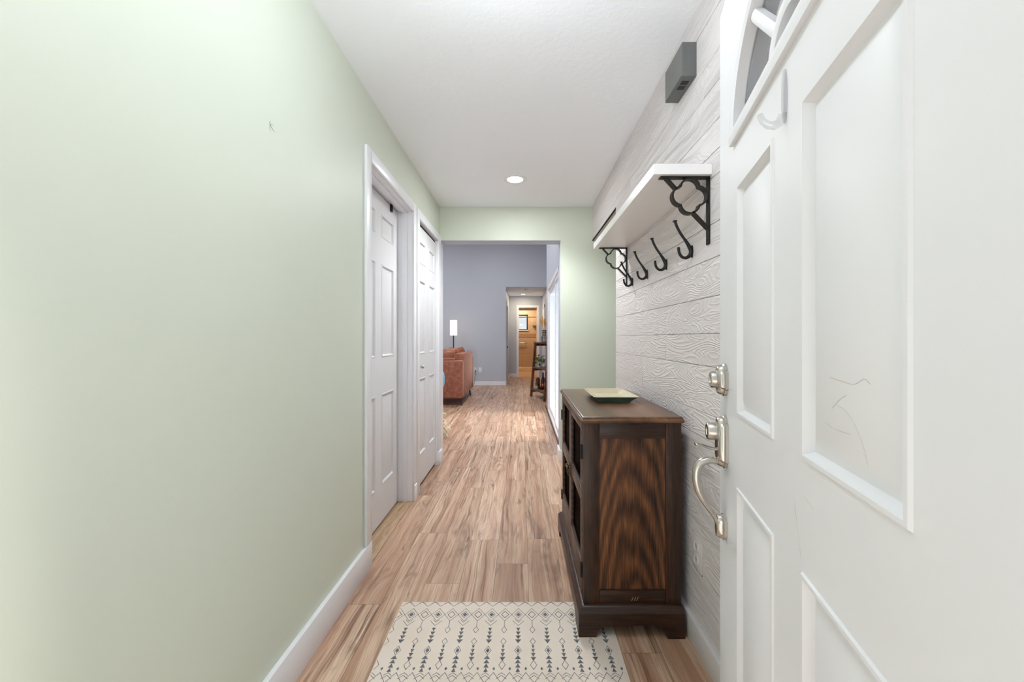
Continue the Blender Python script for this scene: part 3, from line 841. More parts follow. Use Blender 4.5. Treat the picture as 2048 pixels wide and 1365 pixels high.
# ------------------------------------------------------------------ rug
RX0, RX1, RY1, RY0 = -.531, .371, 1.757, .42
RT = .007
bm = BM(); box(bm, RX0, RX1, RY0, RY1, .0005, RT, .002)
zt = RT+.0003
def inr(p): return RX0 < p[0] < RX1 and RY0 < p[1] < RY1
def pline(p, q, w=.0016):
    w *= 1.3
    p, q = Vector(p), Vector(q)
    if not (inr(p) and inr(q)): return
    t = (q-p).normalized(); nn = Vector((-t.y, t.x))*w/2; e = t*w*.4
    face(bm, [(*(p-e-nn), zt), (*(q+e-nn), zt), (*(q+e+nn), zt), (*(p-e+nn), zt)], 1)
def poly2(pts):
    if all(inr(p) for p in pts): face(bm, [(*p, zt) for p in pts], 1)
def diam(x, y, a, b, w=.0016, fill=False):
    P = [(x, y+b), (x+a, y), (x, y-b), (x-a, y)]
    if fill: poly2(P)
    else:
        for i in range(4): pline(P[i], P[(i+1) % 4], w)
def tri(x, y, w, h, up):
    poly2([(x-w/2, y), (x+w/2, y), (x, y+(h if up else -h))][::(1 if not up else 1)])
def motif(yt):
    c0, dx = -.0150, .1135
    S = dx/4
    # fine zigzag at the edge
    for k in range(-40, 40):
        xs = c0+k*S
        pline((xs, yt-.003 if k % 2 else yt-.030), (xs+S, yt-.030 if k % 2 else yt-.003))
        if k % 2 == 0: pline((xs+S*.45, yt-.012), (xs+S, yt-.0015), .0013); pline((xs+S*1.55, yt-.012), (xs+S, yt-.0015), .0013)
    for k in range(-6, 6):
        x = c0+k*dx; xm = x+dx/2; y = yt-.0815
        for q, fill in ((x, True), (xm, False)):
            diam(q, y, .0285, .0375, .0015)
            diam(q, y, .0150, .0200, .0022 if not fill else .0018)
            if fill: diam(q, y, .0092, .0122, fill=True)
        # chevron under the filled diamond
        pline((x-.024, yt-.118), (x, yt-.146)); pline((x, yt-.146), (x+.024, yt-.118)); pline((x-.013, yt-.112), (x, yt-.127)); pline((x, yt-.127), (x+.013, yt-.112))
        # stalk and small diamond under the open one
        pline((xm, yt-.118), (xm, yt-.151)); diam(xm, yt-.169, .0105, .018)
        # tall arrow column
        for j in range(4): tri(x, yt-.158-j*.0205, .0155+.0032*j, .0200, False)
        diam(x, yt-.274, .0125, .021); diam(x, yt-.274, .007, .0125, fill=True)
        for j in range(4): tri(x, yt-.3145-j*.0185, .0245-.0028*j, .0180, True)
        # short column between
        diam(xm, yt-.230, .0105, .0165)
        for j in range(4): tri(xm, yt-.249-j*.0185, .0105+.0036*j, .0180, False)
        diam(xm, yt-.340, .0115, .020)
        for j in (-1, 1): diam(x+j*dx/4, yt-.356, .0048, .008, fill=True)
        # lattice of large peaks
        yl = yt-.372
        for q in (x-dx/4, x+dx/4):
            h = dx/4
            pline((q, yl), (q-h, yl-.042)); pline((q, yl), (q+h, yl-.042))
            pline((q-h, yl-.042), (q, yl-.084)); pline((q+h, yl-.042), (q, yl-.084))
            pline((q-h*.5+h, yl-.012), (q+h, yl-.001)); pline((q+h, yl-.001), (q+h*1.5, yl-.012))
            pline((q-h*.62+h, yl-.026), (q+h, yl-.012)); pline((q+h, yl-.012), (q+h*1.62, yl-.026))
motif(RY1); motif(RY1-.46); motif(RY1-.92)
tag(obj('rug', bm, ['rug', 'ink'], loc=((RX0+RX1)/2, (RY0+RY1)/2, 0)), 'cream entry rug with charcoal diamonds and arrow columns on the plank floor', 'rug')

# ------------------------------------------------------------------ ceiling lights
def downlight(name, x, y, z, r, bulb, label, group, energy, color, cone):
    t = thing(name, label, 'ceiling light', (x, y, z), 0, group)
    bm = BM(); lathe(bm, [(r*.62, -.001), (r*.66, -.006), (r*.96, -.006), (r, -.002), (r, .0)], (x, y, z), 32); bm2 = bm
    obj('trim_ring', bm, 'trim', t)
    bm = BM(); lathe(bm, [(0, -.0022), (r*.64, -.0022), (r*.64, -.0005), (0, -.0005)], (x, y, z), 28); obj('bulb', bm, bulb, t)
    if cone:
        l2 = bpy.data.lights.new(name+'_spill', 'AREA'); l2.shape = 'DISK'; l2.size = r*1.2; l2.energy = energy*.36; l2.color = color
        o2 = bpy.data.objects.new(name+'_spill', l2); COL.objects.link(o2); o2.parent = t; o2.location = (0, 0, -.012)
        ld = bpy.data.lights.new(name+'_glow', 'SPOT'); ld.spot_size = math.radians(cone); ld.spot_blend = .55; ld.shadow_soft_size = r*.6; ld.energy = energy*4; ld.color = color
    else:
        ld = bpy.data.lights.new(name+'_glow', 'AREA'); ld.shape = 'DISK'; ld.size = r*1.2; ld.energy = energy; ld.color = color
    lo = bpy.data.objects.new(name+'_glow', ld); COL.objects.link(lo); lo.parent = t; lo.location = (0, 0, -.012)
    return t
WARM = (1, .86, .70)
downlight('recessed_light', -.055, 3.13, CZ, .095, 'bulb', 'lit recessed ceiling light in the hall near the far opening', None, 15, (.95, .98, 1), 138)
gx, gy, gz = -.055, .97, 2.245
gl_ = thing('fill_globe', 'unseen glowing globe added on the hall ceiling to brighten the hall', 'ceiling light', (gx, gy, CZ))  # unseen globe, added to brighten the hall ceiling and walls
bm = BM(); lathe(bm, [(0, 0), (.065, 0), (.065, -.012), (.05, -.02), (.02, -.022), (.02, -.1), (0, -.1)], (gx, gy, CZ), 28); obj('ceiling_plate', bm, 'nickel', gl_)
bm = BM(); lathe(bm, [(.105*math.sin(PI*k/16), -.105*math.cos(PI*k/16)) for k in range(17)], (gx, gy, gz), 28); obj('glow_globe', bm, m_glow('lit_opal_glass', (240, 247, 255), 22), gl_)

# ------------------------------------------------------------------ living room
LX = .43     # wall with the sliding door
bm = BM()
SA, SB, SH = 4.45, 6.35, 2.0
box(bm, LX, LX+.12, YB2, SA, 0, LC); box(bm, LX, LX+.12, SB, 6.84, 0, LC); box(bm, LX, LX+.12, SA, SB, SH, LC)
box(bm, LX, 1.1, 6.84, 6.9, 0, LC); box(bm, 1.0, 1.1, 6.9, YF, 0, LC)
struct('wall_living_right', bm, 'grey_wall', 'blue-grey living room wall around the glass sliding door', 'wall')
bm = BM()
CXL, CXR, CH = -.40, .62, 2.465
box(bm, -5, CXL, YF, YF+.1, 0, LC); box(bm, CXR, 1.1, YF, YF+.1, 0, LC); box(bm, CXL, CXR, YF, YF+.1, CH, LC)
struct('wall_living_far', bm, 'grey_wall', 'blue-grey far wall behind the lamp and sofa', 'wall')
bm = BM(); box(bm, -5, 2.5, YB2, YF+.1, LC, LC+.1)
struct('ceiling_living', bm, 'ceiling', 'white living room ceiling', 'ceiling')
bm = BM(); box(bm, -5, CXL-.002, YF-.014, YF+.001, 0, .095, .003); box(bm, CXL-.014, CXL+.0, YF-.014, YF+.1, 0, .095, .003)
struct('baseboard_far', bm, 'trim', 'white baseboard along the far blue-grey wall', 'baseboard')
# left wall of the living room with two wide window openings
bm = BM()
box(bm, -5.1, -5, YB2, YF+.1, 0, .5); box(bm, -5.1, -5, YB2, YF+.1, 2.5, LC); box(bm, -5.1, -5, YB2, 4.6, .5, 2.5); box(bm, -5.1, -5, 6.7, 7.1, .5, 2.5); box(bm, -5.1, -5, 9.2, YF+.1, .5, 2.5)
struct('wall_living_left', bm, 'grey_wall', 'blue-grey living room wall with wide window openings', 'wall')

# sliding glass door
sd = struct_root('door_4', 'white framed glass sliding door in the blue-grey living room wall', 'sliding door', (LX, SA, 0))
bm = BM(); fw = .045
box(bm, LX-.018, LX+.12, SA, SA+fw, 0, SH, .003); box(bm, LX-.018, LX+.12, SB-fw, SB, 0, SH, .003)
box(bm, LX-.018, LX+.12, SA, SB, SH-.05, SH, .003); box(bm, LX-.018, LX+.12, SA, SB, 0, .045, .003)
obj('outer_frame', bm, 'trim', sd)
mid = (SA+SB)/2-.35
for (a, b, xo) in ((SA+fw, mid+.05, -.006), (mid, SB-fw, .008)):
    bm = BM(); st = .05
    box(bm, LX+xo, LX+xo+.012, a, a+st, .046, SH-.05, .002); box(bm, LX+xo, LX+xo+.012, b-st, b, .046, SH-.05, .002)
    box(bm, LX+xo, LX+xo+.012, a+st, b-st, SH-.10, SH-.05, .002); box(bm, LX+xo, LX+xo+.012, a+st, b-st, .046, .11, .002)
    p = obj('sash', bm, 'trim', sd)
    bm = BM(); face(bm, [(LX+xo+.004, a+st-.005, .105), (LX+xo+.004, b-st+.005, .105), (LX+xo+.004, b-st+.005, SH-.095), (LX+xo+.004, a+st-.005, SH-.095)]); obj('glass_pane', bm, 'sheer', p)
bm = BM(); box(bm, LX-.03, LX-.0185, SA-.1, 6.84, 0, .02, .002)
struct('trim_4', bm, 'shelf_wood', 'brown floor strip below the sliding door', 'trim')

# sofa
sf = thing('sofa', 'rust velvet sofa on thin dark legs seen from its end', 'sofa', (-1.04, 6.885, 0))
SXr, SXl, A0, A1, B0, B1 = -1.04, -1.93, 6.885, 7.05, 8.28, 8.45
bm = BM(); box(bm, SXl, SXr, A0, A1, .128, .79, .022, 0, 3); obj('armrest', bm, 'velvet', sf)
bm = BM(); box(bm, SXl, SXr, B0, B1, .128, .79, .022, 0, 3); obj('armrest', bm, 'velvet', sf)
bm = BM(); vs = box(bm, SXr-.17, SXr, A1-.03, B0+.03, .130, .908, .025, 0, 3)
obj('backrest', bm, 'velvet', sf)
bm = BM(); box(bm, SXl+.01, SXr-.15, A1-.01, B0+.01, .130, .30, .015); obj('seat_base', bm, 'velvet', sf)
for k in range(2):
    a = A1+k*(B0-A1)/2
    bm = BM(); box(bm, SXl-.01, SXr-.17, a+.004, a+(B0-A1)/2-.004, .30, .46, .04, 0, 3); obj('seat_cushion', bm, 'velvet', sf)
bm = BM(); box(bm, SXl+.02, SXr-.15, A0+.03, A1+.01, .775, .832, .026, 0, 4); obj('arm_pad', bm, 'velvet', sf)
for x, y, dx, dy in ((SXr-.035, A0+.04, .02, -.03), (SXr-.035, B0-.2, .02, .0), (SXl+.06, A0+.04, -.02, -.03), (SXl+.06, B0+.1, -.02, .03)):
    bm = BM(); tube(bm, [(x, y, .13), (x+dx, y+dy, .0)], [.018, .010], 10); obj('leg', bm, 'leg_dark', sf)
def pil(x, y, z, w, h, t, tilt, yaw, mat, label, name='throw_pillow', group=None, seam=False):
    mtx = Matrix.Translation((x, y, z)) @ Matrix.Rotation(yaw, 4, 'Z') @ Matrix.Rotation(tilt, 4, 'X')
    bm = BM(); pillow(bm, w, h, t, mtx)
    if seam:
        for k in range(9):
            zz = -h*.34+k*h*.085
            tube(bm, [mtx @ Vector((w*.10, -t*.5, zz)), mtx @ Vector((w*.16, -t*.49, zz+.01))], .005, 6, 1)
        tube(bm, [mtx @ Vector((w*.13, -t*.505, -h*.38+h*.08*k)) for k in range(10)], .003, 6, 1)
    tag(obj(name, bm, mat, loc=(x, y, z-h/2)), label, 'pillow', group)
pil(-1.34, 7.40, .735, .44, .53, .32, math.radians(-14), math.radians(35), ['leather', 'brown_clay'], 'rust pillow with laced seam leaning at the near end of the sofa', seam=True)
pil(-1.285, 7.92, .745, .46, .53, .22, math.radians(-10), math.radians(62), ['leather'], 'brown leather pillow behind the laced pillow on the sofa')
pil(-1.66, 7.19, .68, .42, .42, .18, math.radians(-12), math.radians(10), ['cream_fabric'], 'cream pillow at the left edge of the sofa beside the door casing')

# blue pouf beside the sofa
st = thing('stool', 'light blue upholstered stool peeking past the white door casing', 'stool', (-1.535, 6.30, 0))
bm = BM(); lathe(bm, [(.0, .38), (.24, .38), (.285, .41), (.30, .47), (.30, .56), (.285, .63), (.25, .665), (0, .675)], (-1.535, 6.30, 0), 32); obj('cushion', bm, 'blue_fabric', st)
for k in range(4):
    a = PI/4+k*PI/2
    bm = BM(); tube(bm, [(-1.535+.15*math.cos(a), 6.30+.15*math.sin(a), .385), (-1.535+.19*math.cos(a), 6.30+.19*math.sin(a), 0)], [.016, .011], 10); obj('leg', bm, 'leg_dark', st)

# floor lamp
lx, ly = -1.612, 9.3
fl = thing('floor_lamp', 'lit floor lamp with a narrow white shade behind the sofa', 'floor lamp', (lx, ly, 0))
bm = BM(); lathe(bm, [(.0, 0), (.14, 0), (.14, .015), (.03, .025), (0, .025)], (lx, ly, 0), 28); obj('base', bm, 'lamp_pole', fl)
bm = BM(); tube(bm, [(lx, ly, .02), (lx, ly, 1.34)], .013, 12); obj('pole', bm, 'lamp_pole', fl)
bm = BM(); lathe(bm, [(.078, 1.250), (.080, 1.250), (.080, 1.604), (.078, 1.604)], (lx, ly, 0), 32); obj('lamp_shade', bm, 'shade', fl)
bm = BM(); lathe(bm, [(0, 1.34), (.02, 1.35), (.034, 1.40), (.03, 1.44), (0, 1.46)], (lx, ly, 0), 16); obj('bulb', bm, 'bulb_warm', fl)
ld = bpy.data.lights.new('lamp_glow', 'POINT'); ld.energy = 7; ld.color = (1, .72, .42); ld.shadow_soft_size = .04
lo = bpy.data.objects.new('lamp_glow', ld); COL.objects.link(lo); lo.parent = fl; lo.location = (0, 0, 1.53)

for lxx, lyy in ((-.6, 5.2), (-.6, 7.6), (-2.6, 5.2), (-2.6, 7.6)):  # four unseen ceiling lamps added to brighten the living room
    downlight('recessed_light', lxx, lyy, LC, .095, 'bulb', 'unseen fill light added in the high living room ceiling', 'added living room fill lights', 20, (.97, .98, 1), None)
# outlets on the far wall
def outlet(x, z, label, cord):
    o = thing('wall_outlet', label, 'outlet', (x, YF, z), 0)
    bm = BM(); box(bm, x-.038, x+.038, YF-.006, YF-.0003, z-.062, z+.062, .002); obj('cover_plate', bm, 'plate_white', o)
    for dz in (-.025, .025):
        bm = BM(); box(bm, x-.016, x+.016, YF-.008, YF-.005, z+dz-.014, z+dz+.014, .004); obj('socket', bm, 'plate_white', o)
    return o
outlet(-1.165, .385, 'white outlet with a black plug on the far wall beside the sofa back', True)
outlet(-1.045, .385, 'plain white outlet cover on the far blue-grey wall, clear of the sofa', False)
pc = thing('power_cord', 'black plug and cord hanging from the outlet beside the sofa back', 'power cord', (-1.165, YF-.02, .36))
bm = BM(); box(bm, -1.178, -1.152, YF-.04, YF-.009, .345, .375, .005); obj('plug', bm, 'black', pc)
bm = BM(); tube(bm, spline([(-1.165, YF-.03, .345), (-1.163, YF-.035, .28), (-1.175, YF-.035, .2), (-1.19, YF-.03, .1), (-1.25, YF-.04, .012), (-1.55, YF-.3, .008)], 6), .004, 8); obj('cable', bm, 'black', pc)

# plant behind the hall wall
def leaf(bm, base, d, L, w, droop, mi=0, fold=.25, n=5):
    base, d = Vector(base), Vector(d).normalized()
    side = d.cross(Vector((0, 0, 1)));
    if side.length < .05: side = Vector((1, 0, 0))
    side.normalize(); up = side.cross(d)
    prev = None
    for i in range(n+1):
        t = i/n; p = base+d*L*t+Vector((0, 0, -droop*L*t*t)); ww = w*math.sin(PI*min(1, t*.93+.05))**.8*.5
        row = [bm.verts.new(p-side*ww+up*ww*fold), bm.verts.new(p), bm.verts.new(p+side*ww+up*ww*fold)]
        if prev:
            for k in range(2):
                f = bm.faces.new((prev[k], prev[k+1], row[k+1], row[k])); f.material_index = mi
        prev = row
px_, py_ = -1.055, 4.72
pt = thing('potted_plant', 'potted plant with pale green leaves by the hall opening', 'plant', (px_, py_, 0))
bm = BM(); lathe(bm, [(0, 0), (.085, 0), (.105, .14), (.11, .16), (.112, .18), (.1, .18), (.095, .16), (0, .155)], (px_, py_, 0), 24); obj('pot', bm, 'pot_terracotta', pt)
bm = BM(); bs = BM(); rp = random.Random(11)
for k in range(34):
    a = rp.uniform(0, 2*PI); el = rp.uniform(.05, 1.2); r0 = rp.uniform(.02, .08)
    p0 = Vector((px_+.03*math.cos(a), py_+.03*math.sin(a), .155)); tip = p0+Vector((math.cos(a)*r0*1.2, math.sin(a)*r0*1.2, rp.uniform(.02, .12)))
    tube(bs, [p0, (p0+tip)/2+Vector((0, 0, .01)), tip], .0022, 5)
    leaf(bm, tip, (math.cos(a), math.sin(a), math.sin(el)*.6-.1), rp.uniform(.07, .13), rp.uniform(.03, .045), rp.uniform(.3, .9))
leaf(bm, (px_+.13, py_-.05, .19), (1, -.2, -.35), .10, .036, .7); leaf(bm, (px_+.12, py_-.06, .13), (.8, -.3, -.9), .10, .034, .4); leaf(bm, (px_+.12, py_+.0, .24), (.4, 0, 1), .09, .036, 0.1)
tube(bs, [(px_+.04, py_, .16), (px_+.09, py_-.03, .24), (px_+.13, py_-.05, .19), (px_+.12, py_-.06, .13)], .0022, 5); tube(bs, [(px_+.03, py_, .16), (px_+.12, py_, .24)], .0022, 5)
obj('leaves', bm, 'leaf_pale', pt); obj('stems', bs, 'plum', pt)

# ------------------------------------------------------------------ ladder shelf and the things on it
LR = math.atan2(.316, .949)
lsx, lsy = .413, 7.34
ls = thing('ladder_shelf', 'rustic brown wooden ladder shelf with three tiers beside the sliding door', 'shelf unit', (lsx, lsy, 0), LR)
LM = Matrix.Translation((lsx, lsy, 0)) @ Matrix.Rotation(LR, 4, 'Z')
LW, LTOP = .727, 1.105
def lpart(name, bm, mats='shelf_wood'):
    bm.transform(LM); return obj(name, bm, mats, ls)
for y in (0, LW):
    bm = BM(); w = .021
    loft(bm, [[(x-.02, y-w, z), (x+.024, y-w, z), (x+.024, y+w, z), (x-.02, y+w, z)] for x, z in ((0, 0), (.095, LTOP))], 0, True, True, True)
    lpart('leg', bm)
    bm = BM(); box(bm, .335, .372, y-w, y+w, 0, LTOP, .002); lpart('leg', bm)
for z, xa in ((.14, .012), (.575, .05), (1.075, .075)):
    bm = BM(); box(bm, xa-.02, .375, -.015, LW+.015, z+.002, z+.026, .002)
    box(bm, xa, .37, -.012, .012, z-.05, z+.002, .002); box(bm, xa, .37, LW-.012, LW+.012, z-.05, z+.002, .002)
    lpart('shelf', bm)
S1, S2, S3 = .166, .601, 1.101
def L(u, v): p = LM @ Vector((u, v, 0)); return p.x, p.y
# lantern vase with dried grasses
x, y = L(.20, .50)
v = thing('vase', 'glass lantern vase in a dark wire frame on top of the ladder shelf', 'vase', (x, y, S3))
bm = BM(); lathe(bm, [(.0, .006), (.05, .006), (.062, .05), (.066, .085), (.055, .115), (.036, .14), (.034, .15), (.04, .19), (.041, .235), (.038, .24)], (x, y, S3), 24); obj('glass_body', bm, 'vase_glass', v)
bm = BM()
for r, z in ((.052, .004), (.067, .085), (.038, .145), (.043, .195), (.043, .235)):
    tube(bm, [(x+r*math.cos(2*PI*k/24), y+r*math.sin(2*PI*k/24), S3+z) for k in range(25)], .004, 6)
for k in range(4):
    a = k*PI/2+.9
    tube(bm, [(x+r*math.cos(a), y+r*math.sin(a), S3+z) for r, z in ((.052, .003), (.066, .05), (.069, .085), (.056, .117), (.039, .145), (.043, .19), (.043, .238))], .004, 6)
obj('wire_frame', bm, 'black_iron', v)
g = thing('dried_grass', 'bunch of golden dried grass plumes standing in the lantern vase', 'dried flowers', (x, y, S3+.02))
for k in range(9):
    a = k*2*PI/9*1.7; sp = .03+.09*((k*37) % 10)/10
    b = Vector((x, y, S3+.03)); m = Vector((x+.018*math.cos(a), y+.018*math.sin(a), S3+.235)); t = Vector((x-.01+sp*math.cos(a), y+sp*math.sin(a), S3+.44+.1*((k*53) % 10)/10))
    P = spline([b, m, (m+t)/2+Vector((0, 0, .01)), t], 5); n = len(P)
    bm = BM(); tube(bm, P, [.0022 if i < n*.5 else .003+.011*math.sin(PI*(i-n*.5)/(n*.52)) for i in range(n)], 7); obj('plume', bm, 'pampas', g)
# leafy plant and white jar on the middle tier
def bushy(name, x, y, z, label, pr, nl, spread, seed):
    o = thing(name, label, 'plant', (x, y, z)); bm = BM(); lathe(bm, [(0, 0), (pr*.75, 0), (pr, .1), (pr*1.03, .115), (pr*.92, .115), (pr*.85, .1), (0, .098)], (x, y, z), 20); obj('pot', bm, 'pot_white', o)
    q = random.Random(seed); bm = BM(); bs = BM()
    for k in range(nl):
        a = q.uniform(0, 2*PI); rr_ = spread*math.sqrt(q.random()); h = q.uniform(-.03, .14)
        tip = Vector((x+rr_*math.cos(a), y+rr_*math.sin(a), z+.11+h if rr_ < pr*1.2 else z+.10+h-.25*(rr_-pr)))
        tip.z = max(tip.z, z+.01)
        p0 = Vector((x+.02*math.cos(a), y+.02*math.sin(a), z+.098)); mid_ = (p0+tip)/2+Vector((0, 0, .05))
        tube(bs, [p0, mid_, tip], .0018, 5); leaf(bm, tip, (math.cos(a), math.sin(a), q.uniform(-.6, .5)), q.uniform(.045, .075), q.uniform(.03, .045), .3)
    obj('leaves', bm, 'leaf_dark', o); obj('stems', bs, 'plum', o)
x, y = L(.12, .56); bushy('potted_plant', x, y, S2, 'leafy green plant in a white pot on the middle tier of the ladder shelf', .05, 60, .11, 5)
x, y = L(.26, .53)
bm = BM(); lathe(bm, [(0, 0), (.035, 0), (.045, .03), (.045, .11), (.035, .135), (.036, .15), (.03, .15), (0, .145)], (x, y, S2), 22)
tag(obj('jar', bm, 'pot_white', loc=(x, y, S2)), 'tall white ceramic jar beside the leafy plant on the ladder shelf', 'jar')
# bottom tier
x, y = L(.075, .58)
cj = thing('candle', 'ivory candle in a glass jar on the bottom tier of the ladder shelf', 'candle', (x, y, S1))
bm = BM(); lathe(bm, [(0, .0005), (.036, .0005), (.038, .005), (.038, .10), (.035, .10)], (x, y, S1), 22); obj('glass_jar', bm, 'vase_glass', cj)
bm = BM(); lathe(bm, [(0, .004), (.034, .004), (.034, .062), (0, .064)], (x, y, S1), 20); obj('wax', bm, 'candle', cj)
bm = BM(); lathe(bm, [(.039, .10), (.039, .115), (0, .117)], (x, y, S1), 22); obj('lid', bm, 'brown_clay', cj)
def turned(name, u, v_, prof, mat, label, cat):
    x, y = L(u, v_); bm = BM(); lathe(bm, prof, (x, y, S1), 22); tag(obj(name, bm, mat, loc=(x, y, S1)), label, cat)
turned('canister', .125, .66, [(0, 0), (.04, 0), (.04, .19), (.036, .2), (.036, .205), (.01, .21), (.008, .225), (0, .226)], 'shelf_wood', 'tall brown wooden canister behind the ivory candle', 'canister')
turned('bottle', .22, .62, [(0, 0), (.04, 0), (.045, .03), (.045, .16), (.035, .2), (.016, .24), (.015, .31), (.018, .32), (0, .321)], 'brown_clay', 'tall dark brown bottle at the back of the bottom tier', 'bottle')
turned('bowl', .15, .50, [(0, 0), (.025, 0), (.05, .02), (.06, .045), (.057, .045), (.045, .022), (0, .012)], 'brown_clay', 'small brown bowl beside the ivory candle on the bottom tier', 'bowl')
turned('ornament', .19, .53, [(0, 0), (.02, .004), (.045, .03), (.052, .06), (.045, .09), (.02, .112), (.008, .116), (.007, .135), (0, .136)], 'copper', 'round copper ornament on the bottom tier of the ladder shelf', 'ornament')
turned('ornament', .215, .43, [(0, 0), (.03, 0), (.012, .02), (.01, .08), (.03, .1), (.04, .135), (.03, .17), (.01, .185), (0, .186)], 'steel', 'shiny silver ornament on a stem on the bottom tier', 'ornament')

# ------------------------------------------------------------------ corridor and bathroom
bm = BM()
KD0, KD1 = 10.15, 10.95
box(bm, CXL-.1, CXL, YF+.1, KD0, 0, CH); box(bm, CXL-.1, CXL, KD1, YE+.1, 0, CH); box(bm, CXL-.1, CXL, KD0, KD1, 2.05, CH)
struct('wall_corridor_left', bm, 'grey_wall', 'blue-grey left wall of the corridor', 'wall')
bm = BM(); box(bm, CXR, CXR+.1, YF+.1, YE+.1, 0, CH)
struct('wall_corridor_right', bm, 'grey_wall', 'blue-grey right wall of the corridor', 'wall')
BX0, BX1, BH = -.105, .46, 2.12
bm = BM(); box(bm, CXL, BX0, YE, YE+.1, 0, CH); box(bm, BX1, CXR, YE, YE+.1, 0, CH); box(bm, BX0, BX1, YE, YE+.1, BH, CH)
struct('wall_corridor_end', bm, 'grey_wall', 'blue-grey end wall of the corridor around the bathroom doorway', 'wall')
bm = BM(); box(bm, CXL-.1, CXR+.1, YF+.1, YE+.1, CH, CH+.08)
struct('ceiling_corridor', bm, 'ceiling', 'white corridor ceiling', 'ceiling')
bm = BM()
box(bm, BX0-.065, BX0, YE-.016, YE, 0, BH+.065, .003); box(bm, BX1, BX1+.07, YE-.016, YE, 0, BH+.065, .003); box(bm, BX0, BX1, YE-.016, YE, BH, BH+.065, .003)
box(bm, BX0-.001, BX0+.006, YE-.01, YE+.1, 0, BH); box(bm, BX1-.006, BX1+.001, YE-.01, YE+.1, 0, BH); box(bm, BX0, BX1, YE-.01, YE+.1, BH-.006, BH)
struct('trim_5', bm, 'trim', 'white casing of the bathroom doorway', 'trim')
bm = BM(); box(bm, CXL, BX0-.065, YE-.014, YE+.001, 0, .1, .003); box(bm, CXL-.001, CXL+.013, YF+.1, KD0-.06, 0, .1, .003); box(bm, CXL-.001, CXL+.013, KD1+.06, YE, 0, .1, .003)
struct('baseboard_corridor', bm, 'trim', 'white baseboard in the corridor', 'baseboard')
bm = BM(); box(bm, CXR-.016, CXR+.001, 10.75, 10.83, 0, 2.1, .003); box(bm, CXR-.016, CXR+.001, 11.62, 11.7, 0, 2.1, .003); box(bm, CXR-.016, CXR+.001, 10.75, 11.7, 2.04, 2.1, .003); box(bm, CXR-.006, CXR+.001, 10.83, 11.62, .01, 2.04)
struct('door_6', bm, 'trim', 'white door and casing on the right wall of the corridor', 'door')
d5 = struct_root('door_5', 'white door in the left wall of the corridor with a dark knob', 'door', (CXL, KD0, 0))
bm = BM(); casing(bm, KD0, KD1, 2.05, .06, CXL, .014); obj('door_casing', bm, 'trim', d5)
bm = BM(); panelled(bm, lambda u, d, v: (CXL-.03+d, KD0+.006+u, v), KD1-KD0-.012, .01, 2.04, .035, [(a, b, c, e) for a, b in ((.11, .345), (.445, .68)) for c, e in ((.22, .83), (1.02, 1.62), (1.74, 1.92))]); obj('door_leaf', bm, 'door_white', d5)
bm = BM(); lathe(bm, [(0, 0), (.028, 0), (.026, .005), (.011, .01), (.011, .03), (.026, .04), (.03, .055), (.02, .066), (0, .068)], n=18, fn=lambda a, b, h: (CXL-.03+h, KD0+.07+a, .95+b)); obj('knob', bm, 'black_iron', d5)
downlight('recessed_light', .03, 11.5, CH, .095, 'bulb_warm', 'warm lit recessed light in the corridor ceiling by the bathroom', None, 7, (1, .82, .6), None)
bm = BM(); lathe(bm, [(0, -.038), (.045, -.036), (.06, -.025), (.062, -.0003), (0, -.0003)], (.105, 10.3, CH), 28)
tag(obj('smoke_detector', bm, 'plate_white', loc=(.105, 10.3, CH)), 'round white smoke detector on the corridor ceiling', 'smoke detector')

# bathroom: shower alcove with a small window
YS, YW = 14.1, 15.0
bm = BM()
wx0, wx1, wz0, wz1 = -.42, .22, 1.495, 2.075
box(bm, -1.2, wx0, YW, YW+.1, 0, 2.6); box(bm, wx1, 1.2, YW, YW+.1, 0, 2.6); box(bm, wx0, wx1, YW, YW+.1, 0, wz0); box(bm, wx0, wx1, YW, YW+.1, wz1, 2.6)
box(bm, .54, .64, YS, YW, 0, 2.6)
struct('wall_shower', bm, 'tile', 'beige tiled wall at the back of the shower', 'wall')
bm = BM(); box(bm, -1.2, .54, YW-.006, YW+.001, 1.25, 1.36); box(bm, -1.2, .54, YW-.009, YW+.001, 1.225, 1.25, .003)
struct('trim_6', bm, 'tile_band', 'mosaic tile band across the shower wall', 'trim')
bm = BM(); box(bm, -1.3, -1.2, YE+.1, YW, 0, 2.6); box(bm, .52, .62, YE+.1, YS, 0, 2.6)
struct('wall_bathroom', bm, 'pale_wood', 'warm cream bathroom side walls', 'wall')
bm = BM(); box(bm, -1.3, .7, YE+.1, YW+.1, 2.5, 2.6); struct('ceiling_bathroom', bm, 'rail_cream', 'cream bathroom ceiling', 'ceiling')
bm = BM(); box(bm, -1.2, .52, YS, YS+.12, 2.18, 2.5); struct('trim_7', bm, 'trim', 'white header over the shower alcove', 'trim')
bm = BM(); box(bm, -1.2, .52, YS, YS+.12, 0, .14, .012); struct('trim_8', bm, 'rail_cream', 'cream curb of the shower', 'trim')
w2 = struct_root('window_1', 'small dark framed bathroom window in the tiled shower wall', 'window', (wx0, YW, wz0))
bm = BM(); fw = .045
box(bm, wx0, wx0+fw, YW-.01, YW+.05, wz0, wz1); box(bm, wx1-fw, wx1, YW-.01, YW+.05, wz0, wz1); box(bm, wx0, wx1, YW-.01, YW+.05, wz1-fw, wz1); box(bm, wx0, wx1, YW-.01, YW+.05, wz0, wz0+fw*.7)
obj('window_frame', bm, 'black_iron', w2)
bm = BM(); box(bm, wx0+fw, wx1-fw, YW+.02, YW+.025, wz0+.03, wz1-fw); obj('glass_pane', bm, 'glass', w2)
bm = BM(); box(bm, wx0-.02, wx1+.02, YW-.03, YW, wz0-.03, wz0-.0005, .004); obj('window_sill', bm, 'trim', w2)
